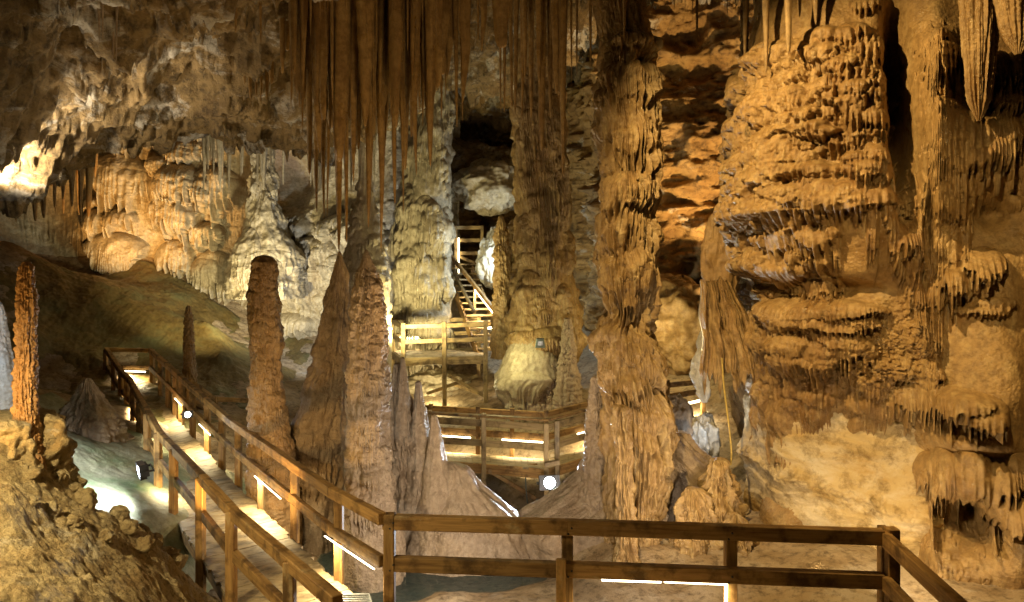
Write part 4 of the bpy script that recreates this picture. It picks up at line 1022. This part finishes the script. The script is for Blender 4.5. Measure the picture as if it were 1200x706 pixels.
for px, y in ((453, .0), (666, .11), (857, .11), (1034, .0)):
    q = pp(px, y); beam('post', (q.x, q.y, q.z + (.09 if y == 0 else -.02)), (q.x, q.y, -.6), .115, .115, 'wood', pr)
q = pp(657, -.02); beam('post', (q.x, q.y - .06, q.z - .30), (q.x, q.y - .06, -.6), .1, .06, 'wood', pr)
q = Vector((a1.x + .10, a1.y + .10, 0)); beam('post', (q.x, q.y, 1.1), (q.x, q.y, -.6), .09, .12, 'wood', pr)
q = Vector((a2.x + .05, a2.y, 0)); beam('post', (q.x, q.y, 1.1), (q.x, q.y, -.6), .1, .1, 'wood', pr)
for (x0, x1) in ((705, 774), (777, 846)):
    p0, p1 = pp(x0, -.02), pp(x1, -.02)
    beam('led_strip', (p0.x, p0.y, .52), (p1.x, p1.y, .52), .035, .022, 'led', pr)
beam('led_strip', (pp(848).x, pp(848).y - .12, .52), (pp(848).x, pp(848).y - .12, .3), .03, .022, 'led', pr)  # glowing bar standing in for light on the post, not a real strip
for px in (456, 668, 852, 1027):
    q = pp(px, -.055)
    for dz in (.025, .465):
        for k in (-.03, .03):
            bm = bmesh.new(); bmesh.ops.create_cone(bm, cap_ends=True, segments=6, radius1=.012, radius2=.010, depth=.012)
            bmesh.ops.rotate(bm, verts=bm.verts, matrix=Matrix.Rotation(math.pi / 2, 3, 'X')); me = bpy.data.meshes.new('bolt'); bm.to_mesh(me); bm.free()
            link('bolt', me, M['metal'], pr, (q.x + k * .6, q.y - .002, q.z - dz + k))
deck('deck', [((-1.3, 7.5, 0.0), (-1.3, 5.9, 0.0)), ((3.4, 7.1, 0.0), (3.4, 5.9, 0.0))], 'deck', pr, seed=4)

# --- middle walkway
mw = empty('middle_walkway', (.3, 15.5, -.37)); tag(mw, 'lit middle walkway with pale timber rails behind the pool, left of the central column', 'walkway')
n0, n1, n2 = V3(500, 484, 15.6), V3(642, 492, 14.7), V3(705, 475, 15.6)
f0, f1, f2 = V3(495, 476, 17.2), V3(640, 484, 16.4), V3(712, 466, 17.2)
for a, b in ((n0, n1), (n1, n2)):
    beam('top_rail', a, b, .16, .05, 'wood', mw, ext=.06)
    beam('top_rail', a + DN * .15, b + DN * .15, .05, .14, 'woodpale', mw, ext=.02)
    beam('mid_rail', a + DN * .56, b + DN * .56, .05, .14, 'woodpale', mw, ext=.02)
    beam('stringer', a + DN * 1.1, b + DN * 1.1, .06, .2, 'wood', mw, ext=.02)
for a, b in ((f0, f1), (f1, f2)):
    beam('top_rail', a + DN * .05, b + DN * .05, .08, .14, 'wood', mw, ext=.02); beam('mid_rail', a + DN * .55, b + DN * .55, .06, .15, 'wood', mw, ext=.02)
deck('deck', [(n0 + DN * 1.0, f0 + DN * 1.05), (n1 + DN * 1.0, f1 + DN * 1.05), (n2 + DN * 1.0, f2 + DN * 1.05)], 'deck', mw, seed=2)
NL = [n0, n1, n2]; FL = [f0, f1, f2]
for px in (503, 567): p = on_line(NL, px); post(p, -1.9, mw, 'woodpale', side=0)
for px in (640, 652.5): p = on_line(NL, px); beam('post', (p.x, p.y - .1, p.z - .05), (p.x, p.y - .1, -.95), .1, .1, 'woodpale', mw)
beam('bracket', V3(638, 545, 14.5), V3(656, 542, 14.5), .08, .1, 'woodpale', mw)
for px in (505, 560, 600, 640, 690): p = on_line(FL, px); post(p, p.z - 1.2, mw, 'wood')
for (x0, x1) in ((512, 552), (588, 636), (676, 690)): strip(FL, x0, x1, mw, drop=.66, off=(0, -.07, 0), th=.035)
beam('brace', V3(572, 551, 15.1), V3(628, 585, 15.1), .05, .08, 'wood', mw); beam('brace', V3(572, 552, 15.3), V3(630, 545, 15.3), .05, .06, 'wood', mw)
beam('brace', V3(505, 565, 15.6), V3(565, 545, 15.6), .05, .06, 'woodpale', mw)

# --- raised platform
up = empty('raised_platform', (-2.1, 20.5, 1.2)); tag(up, 'raised timber platform with square railing at the foot of the staircase', 'platform')
k0, k1, k2, k3 = V3(472.5, 383, 20), V3(569, 380, 20), V3(561, 374, 22), V3(460, 377, 21.6)
for a, b in ((k0, k1), (k3, k2), (k0, k3)):
    beam('top_rail', a, b, .1, .12, 'woodpale', up, ext=.04); beam('mid_rail', a + DN * .42, b + DN * .42, .06, .12, 'woodpale', up, ext=.02)
beam('stringer', k0 + DN * .98, k1 + DN * .98, .08, .2, 'woodpale', up); beam('stringer', k3 + DN * .98, k2 + DN * .98, .08, .2, 'woodpale', up); beam('stringer', k1 + DN * .98, k2 + DN * .98, .08, .2, 'woodpale', up); beam('stringer', k0 + DN * .98, k3 + DN * .98, .08, .2, 'woodpale', up)
deck('deck', [(k0 + DN * .86, k3 + DN * .86), (k1 + DN * .86, k2 + DN * .86)], 'deck', up, seed=3)
for p in (k0, k0.lerp(k1, .5), k1, k3, k3.lerp(k2, .55), k2): post(p, -.6, up, 'woodpale', w=.12, h=.12, top=.1)
beam('led_strip', k3.lerp(k2, .08) + DN * .5 + Vector((0, -.08, 0)), k3.lerp(k2, .32) + DN * .5 + Vector((0, -.08, 0)), .04, .07, 'ledc', up)
beam('brace', k1 + DN * 2.0, V3(525, 440, 20), .05, .09, 'woodpale', up); beam('brace', V3(500, 462, 20), V3(560, 440, 20.3), .05, .09, 'woodpale', up); beam('brace', V3(530, 450, 20.5), V3(575, 466, 20.5), .05, .09, 'woodpale', up)

# --- staircase
stc = empty('wooden_staircase', (-1, 22, 1.3)); tag(stc, 'steep timber staircase climbing from the raised platform to the upper landing', 'staircase')
s0, s1 = Vector((-.55, 20.9, 1.25)), Vector((-1.72, 23.7, 3.75))
side = Vector((.85, .36, 0)).normalized() * .45
for k in (-1, 1): beam('stringer', s0 + side * k, s1 + side * k, .06, .24, 'wood', stc)
for i in range(14):
    c = s0.lerp(s1, (i + .5) / 14); beam('tread', c - side + Vector((0, 0, .1)), c + side + Vector((0, 0, .1)), .28, .05, 'woodpale', stc)
h0, h1 = V3(586, 372, 20.8), V3(530, 302, 23.6)
beam('handrail', h0, h1, .09, .12, 'wood', stc, ext=.1)
g0, g1 = V3(556, 366, 21.2), V3(531, 318, 23.4)
beam('handrail', g0, g1, .07, .1, 'woodpale', stc)
for t in (.05, .5, .95): p = h0.lerp(h1, t); post(p, p.z - 1.0, stc, 'woodpale', w=.08, h=.08, top=0)
beam('led_strip', h0.lerp(h1, .12) + DN * .12, h0.lerp(h1, .5) + DN * .12, .04, .05, 'led', stc)
# short rail with strip light right of the platform
beam('handrail', V3(569, 380, 20.6), V3(590, 376, 20.6), .08, .1, 'wood', stc); beam('handrail', V3(569, 409, 20.6), V3(590, 409, 20.6), .08, .1, 'woodpale', stc)
beam('led_strip', V3(571, 385, 20.5), V3(586, 383, 20.5), .04, .06, 'ledc', stc)

# --- upper landing
ul = empty('upper_landing', (-1.4, 24.2, 3.8)); tag(ul, 'small upper landing with ladder like railing at the top of the staircase', 'landing')
u0, u1 = V3(534, 267, 24), V3(565, 267, 24)
for z_ in (0, .42, .85): beam('rail', u0 + DN * z_, u1 + DN * z_, .08, .12, 'woodpale', ul)
beam('rail', V3(536, 300, 24), V3(566, 313, 24.1), .06, .1, 'woodpale', ul)
for p in (u0, u1): post(p, p.z - 1.35, ul, 'woodpale', top=.06)
beam('led_strip', V3(537.5, 279, 23.9), V3(537.5, 320, 23.9), .04, .06, 'led', ul)
deck('deck', [(u0 + DN * 1.2, u0 + DN * 1.2 + Vector((0, 1.2, 0))), (u1 + DN * 1.2, u1 + DN * 1.2 + Vector((0, 1.2, 0)))], 'deck', ul, seed=5)

# --- short far walkway on the right
fw = empty('far_walkway', P(808, 500, 16.5)); tag(fw, 'short dark timber walkway with a strip light between central column and cable', 'walkway')
for (x0, y0, x1, y1, h) in ((775, 452, 828, 447, .12), (775, 466, 828, 458, .12), (775, 500, 825, 492, .14)): beam('rail', V3(x0, y0, 16.5), V3(x1, y1, 16.2), .08, h, 'wood', fw)
for px in (782, 824): beam('post', V3(px, 445, 16.4), V3(px, 520, 16.4), .1, .1, 'wood', fw)
beam('led_strip', V3(797, 475, 16.5), V3(820, 470, 16.3), .04, .05, 'led', fw); beam('led_strip', V3(812, 490, 17), V3(819, 488, 17), .04, .05, 'led', fw)
deck('deck', [(V3(775, 492, 16.6), V3(775, 482, 18)), (V3(828, 488, 16.4), V3(828, 480, 18))], 'deck', fw, seed=6)

# ------------------------------------------------------------------ lamps
def floodlight(loc, aim, label, size=.16, mat='lamp', lit=None, power=0, col=COOL, spot=2.2):
    root = empty('floodlight', loc); tag(root, label, 'floodlight')
    d = (Vector(aim) - Vector(loc)).normalized()
    rot = d.to_track_quat('Z', 'Y').to_matrix().to_4x4()
    def part(name, build, m):
        bm = bmesh.new(); build(bm)
        me = bpy.data.meshes.new(name); bm.to_mesh(me); bm.free(); me.materials.append(m)
        o = bpy.data.objects.new(name, me); C.objects.link(o); o.parent = root
        o.matrix_basis = rot
    def cube(bm, c, s, bev=.01):
        r = bmesh.ops.create_cube(bm, size=1); bmesh.ops.scale(bm, vec=s, verts=r['verts']); bmesh.ops.translate(bm, vec=c, verts=r['verts'])
    S = size
    def hous(bm):
        cube(bm, (0, 0, -S * .25), (S * 2.0, S * 1.4, S * .5))
        for i in range(5): cube(bm, (-S * .8 + i * S * .4, 0, -S * .62), (S * .06, S * 1.1, S * .26))
        for sx in (-1, 1): cube(bm, (sx * S * .96, 0, S * .05), (S * .1, S * 1.42, S * .12))
        for sy in (-1, 1): cube(bm, (0, sy * S * .66, S * .05), (S * 1.8, S * .1, S * .12))
        cube(bm, (0, 0, S * .012), (S * 1.84, S * 1.24, S * .02), .002)
    part('housing', hous, M['metal'])
    def ln(bm):
        r = bmesh.ops.create_cone(bm, cap_ends=True, segments=28, radius1=S * .56, radius2=S * .5, depth=S * .06); bmesh.ops.translate(bm, vec=(0, 0, S * .05), verts=r['verts'])
    part('lens', ln, M[mat])
    def brk(bm):
        for sx in (-1, 1): cube(bm, (sx * S * 1.1, 0, -S * .7), (S * .06, S * .2, S * .9))
        cube(bm, (0, 0, -S * 1.15), (S * 2.26, S * .3, S * .07))
    part('bracket', brk, M['metal'])
    if power:
        l = bpy.data.lights.new('floodlight_beam', 'SPOT'); l.energy = power; l.color = col; l.spot_size = spot; l.spot_blend = .25; l.shadow_soft_size = size * .6
        lo = bpy.data.objects.new('floodlight_beam', l); C.objects.link(lo); lo.parent = root
        lo.location = d * size * .4; lo.rotation_euler = d.to_track_quat('-Z', 'Y').to_euler()
    return root

floodlight(P(163, 552, 10.4), Vector(P(163, 552, 10.4)) + Vector((-.80, -.56, -.13)), 'white floodlight beside the boardwalk aimed down at the green slope', .15, power=190, spot=3.13, col=(.88, .97, .95))
floodlight(P(220, 486, 12.9), P(330, 560, 9.0), 'small white floodlight fixed low on the boardwalk railing', .09, power=25, spot=2.6)
floodlight(P(644, 566, 14.2), P(700, 560, 10.0), 'glaring white floodlight hung under the middle walkway corner', .2, power=2800, spot=2.0)
# grey lamp box on the mound
root = empty('lamp_box', P(633, 402, 17.2)); tag(root, 'small grey green lamp box standing on the yellow lit mound', 'lamp box')
bm = bmesh.new(); r = bmesh.ops.create_cone(bm, cap_ends=True, segments=4, radius1=.17, radius2=.12, depth=.22); bmesh.ops.rotate(bm, verts=bm.verts, matrix=Matrix.Rotation(.7, 3, 'Z')); bmesh.ops.bevel(bm, geom=bm.edges[:], offset=.012, segments=1, affect='EDGES')
me = bpy.data.meshes.new('housing'); bm.to_mesh(me); bm.free(); link('housing', me, M['box'], root, root.location)
bm = bmesh.new(); r = bmesh.ops.create_cube(bm, size=1); bmesh.ops.scale(bm, vec=(.12, .02, .1), verts=bm.verts); me = bpy.data.meshes.new('lens'); bm.to_mesh(me); bm.free(); link('lens', me, M['alu'], root, Vector(root.location) + Vector((0, -.13, 0)))
# floor lamp with a ribbed grille beside the boardwalk corner
root = empty('grille_lamp', (-1.72, 7.85, .05)); tag(root, 'grey ribbed grille lamp lying at the boardwalk corner post', 'floor lamp')
bm = bmesh.new()
for i in range(11):
    r = bmesh.ops.create_cube(bm, size=1); bmesh.ops.scale(bm, vec=(.40, .012, .03), verts=r['verts']); bmesh.ops.translate(bm, vec=(0, -.15 + i * .03, 0), verts=r['verts'])
me = bpy.data.meshes.new('grille'); bm.to_mesh(me); bm.free(); g_ = link('grille', me, M['alu'], root, root.location); g_.rotation_euler = (.35, .2, .5)
bm = bmesh.new()
for (c, s) in (((0, .17, 0), (.44, .02, .06)), ((0, -.17, 0), (.44, .02, .06)), ((.21, 0, 0), (.02, .34, .06)), ((-.21, 0, 0), (.02, .34, .06)), ((0, 0, -.03), (.42, .34, .01))):
    r = bmesh.ops.create_cube(bm, size=1); bmesh.ops.scale(bm, vec=s, verts=r['verts']); bmesh.ops.translate(bm, vec=c, verts=r['verts'])
me = bpy.data.meshes.new('frame'); bm.to_mesh(me); bm.free(); g_ = link('frame', me, M['alu'], root, root.location); g_.rotation_euler = (.35, .2, .5)

# hanging cable
def tube(name, pts, r, mat, n=8):
    pts = [Vector(p) for p in pts]; q = [pts[0] * 2 - pts[1]] + pts + [pts[-1] * 2 - pts[-2]]; cv = []
    for i in range(1, len(q) - 2):
        for t in np.linspace(0, 1, 12, endpoint=False):
            p0, p1, p2, p3 = q[i - 1:i + 3]
            cv.append(.5 * (2 * p1 + (p2 - p0) * t + (2 * p0 - 5 * p1 + 4 * p2 - p3) * t * t + (3 * p1 - p0 - 3 * p2 + p3) * t ** 3))
    cv.append(pts[-1])
    rows = []
    for i, p in enumerate(cv):
        t = (cv[min(i + 1, len(cv) - 1)] - cv[max(i - 1, 0)]).normalized(); a = t.cross(Vector((.3, 1, .1))).normalized(); b2 = t.cross(a)
        rows.append([p + (a * math.cos(k * 2 * math.pi / n) + b2 * math.sin(k * 2 * math.pi / n)) * r for k in range(n)])
    A = np.array(rows)
    return grid_obj(name, A[..., 0], A[..., 1], A[..., 2], M[mat], tuple(pts[-1]), wrap=True)
tag(tube('cable', [P(846, 420, 11.6), P(848, 450, 11.5), P(853, 490, 11.4), P(857, 528, 11.4), P(856, 545, 11.5)], .016, 'cable'), 'yellow cable hanging straight down in front of the folded drapery', 'cable')
tag(tube('cable', [P(617, 548, 15), P(616, 565, 15), P(618, 590, 15.0)], .014, 'box'), 'thin dark cable dangling under the middle walkway', 'cable')

# ------------------------------------------------------------------ light of the show cave lamps, plus added fill lamps
def lamp(name, loc, power, col, rad=.12, aim=None, spot=2.0, blend=.7):
    l = bpy.data.lights.new(name, 'SPOT' if aim is not None else 'POINT')
    l.energy = power; l.color = col; l.shadow_soft_size = rad
    if aim is not None: l.spot_size = spot; l.spot_blend = blend
    o = bpy.data.objects.new(name, l); C.objects.link(o); o.location = loc
    if aim is not None: o.rotation_euler = (Vector(aim) - Vector(loc)).to_track_quat('-Z', 'Y').to_euler()
    return o
L = lamp
L('lamp_near_rubble', (-4.5, 4.5, 3.5), 1150, (1, .80, .42), .06, (-3.9, 6.4, 1.0), 1.9)
L('lamp_orange_stalagmite', (-5.0, 5.6, 2.0), 260, (1, .62, .2), .06, P(30, 430, 7), 1.6)
L('lamp_left_ceiling', P(10, 225, 12.6), 1000, (1, .86, .62), .08, P(45, 140, 13.6), 2.0)
L('lamp_white_stalagmite', P(-60, 440, 7.0), 140, COOL, .1, P(5, 420, 8.5), 1.2)
L('lamp_cascade_left', P(115, 330, 20.6), 3000, (1, .52, .14), .12, P(185, 205, 25.5), 1.4)
L('lamp_cascade_right', P(290, 400, 20.5), 1900, LEMON, .12, P(290, 250, 25.5), 1.9)
L('lamp_cascade_cool', P(375, 400, 20.6), 1200, (.88, .96, 1), .12, P(365, 320, 25), 2.2)
L('added_fringe_fill', P(240, 372, 19.0), 1100, LEMON, .1, P(240, 325, 25), 1.5)  # added spot to brighten the dark fringe of the cascade
L('lamp_slope', P(150, 390, 19), 35, LEMON, .2, P(180, 350, 25), 2.4)
L('lamp_yellow_column', P(470, 400, 18.5), 1300, (1, .88, .42), .12, P(495, 280, 22), 2.4)
L('lamp_stairs', P(592, 310, 21.6), 330, (.75, .92, 1), .1)
L('lamp_under_platform', P(505, 470, 20.2), 160, LEMON, .1)
L('lamp_mound', P(585, 405, 17.0), 180, (1, .9, .4), .1)
L('lamp_behind_column', P(762, 390, 17.0), 230, (1, .78, .34), .08)
L('lamp_back_right', P(892, 400, 17.0), 5600, (1, .68, .30), .06, P(812, 95, 21), 1.35)
L('lamp_ceiling', P(70, 240, 13.0), 520, (1, .84, .58), .06, P(270, 70, 13.6), 2.0)
L('added_ceiling_fill', P(230, 330, 13.5), 40, (1, .86, .62), .1, P(190, 60, 13.5), 2.2)  # added fill that lightens the left ceiling, no fixture there
L('added_rail_fill', (-1.6, 3.4, 3.4), 100, (1, .62, .22), .1)  # added warm fill for near rails and mound front, not a platform fixture
L('lamp_curtain', P(570, 570, 9.6), 650, (1, .64, .22), .15, P(440, 60, 12.4), 1.2)
L('lamp_right_wall', (.4, 7.2, 8.1), 4600, (1, .71, .29), .035, P(1050, 330, 10.0), 1.45)
L('lamp_right_low', P(1046, 672, 8.6), 150, (1, .80, .48), .06, P(1090, 600, 9.8), 2.4)
L('lamp_right_recess', P(960, 690, 9.4), 480, (1, .76, .38), .06, P(985, 540, 10.7), 2.3)
L('added_right_fill', (3.2, 5.6, 5.6), 900, (1, .72, .30), .05, P(1160, 430, 9.9), 1.25)  # added fill to brighten the right slope and domes
L('lamp_slope_left', P(12, 498, 10.4), 420, (.95, 1, .95), .06, P(120, 565, 11.0), 2.2)
L('lamp_central', (2.6, 8.9, .3), 380, (1, .76, .44), .08, P(735, 520, 11.5), 1.7)
L('added_column_fill', P(560, 610, 10.0), 300, (1, .70, .32), .06, P(735, 230, 11.5), 2.0)  # added side fill for the central column
L('lamp_blue_rock', P(826, 505, 12.6), 12, (.6, .78, 1), .06)
L('lamp_stalagmites', (-3.3, 8.6, .6), 330, (1, .62, .2), .08, P(320, 420, 12), 1.9)
L('lamp_stalagmites_right', (-.4, 8.8, .1), 480, (1, .86, .66), .1, P(450, 500, 11.8), 2.7)
L('lamp_apron', (1.3, 8.3, .2), 260, (1, .88, .72), .1, P(680, 620, 11.5), 2.4)

# ------------------------------------------------------------------ world and camera
wd = bpy.data.worlds.new('World'); bpy.context.scene.world = wd; wd.use_nodes = True
bg = wd.node_tree.nodes['Background']; bg.inputs[0].default_value = (.9, .62, .38, 1); bg.inputs[1].default_value = .0008
cam = bpy.data.cameras.new('camera'); co = bpy.data.objects.new('camera', cam); C.objects.link(co)
co.location = (0, 0, CZ); co.rotation_euler = (math.pi / 2, 0, 0)
cam.sensor_width = 36; cam.lens = F / 1200 * 36; cam.shift_y = (HY - 353) / 1200; cam.clip_start = .05; cam.clip_end = 300
s = bpy.context.scene; s.camera = co
s.view_settings.view_transform = 'Standard'; s.view_settings.look = 'None'; s.view_settings.exposure = -.9; s.view_settings.gamma = 1
s.render.engine = 'CYCLES'
try:
    s.cycles.use_denoising = True; s.cycles.denoiser = 'OPENIMAGEDENOISE'
except Exception: pass
s.cycles.max_bounces = 6; s.cycles.diffuse_bounces = 1; s.cycles.glossy_bounces = 2; s.cycles.transmission_bounces = 4
s.cycles.sample_clamp_indirect = 4; s.cycles.use_light_tree = True
s.cycles.caustics_reflective = False; s.cycles.caustics_refractive = False
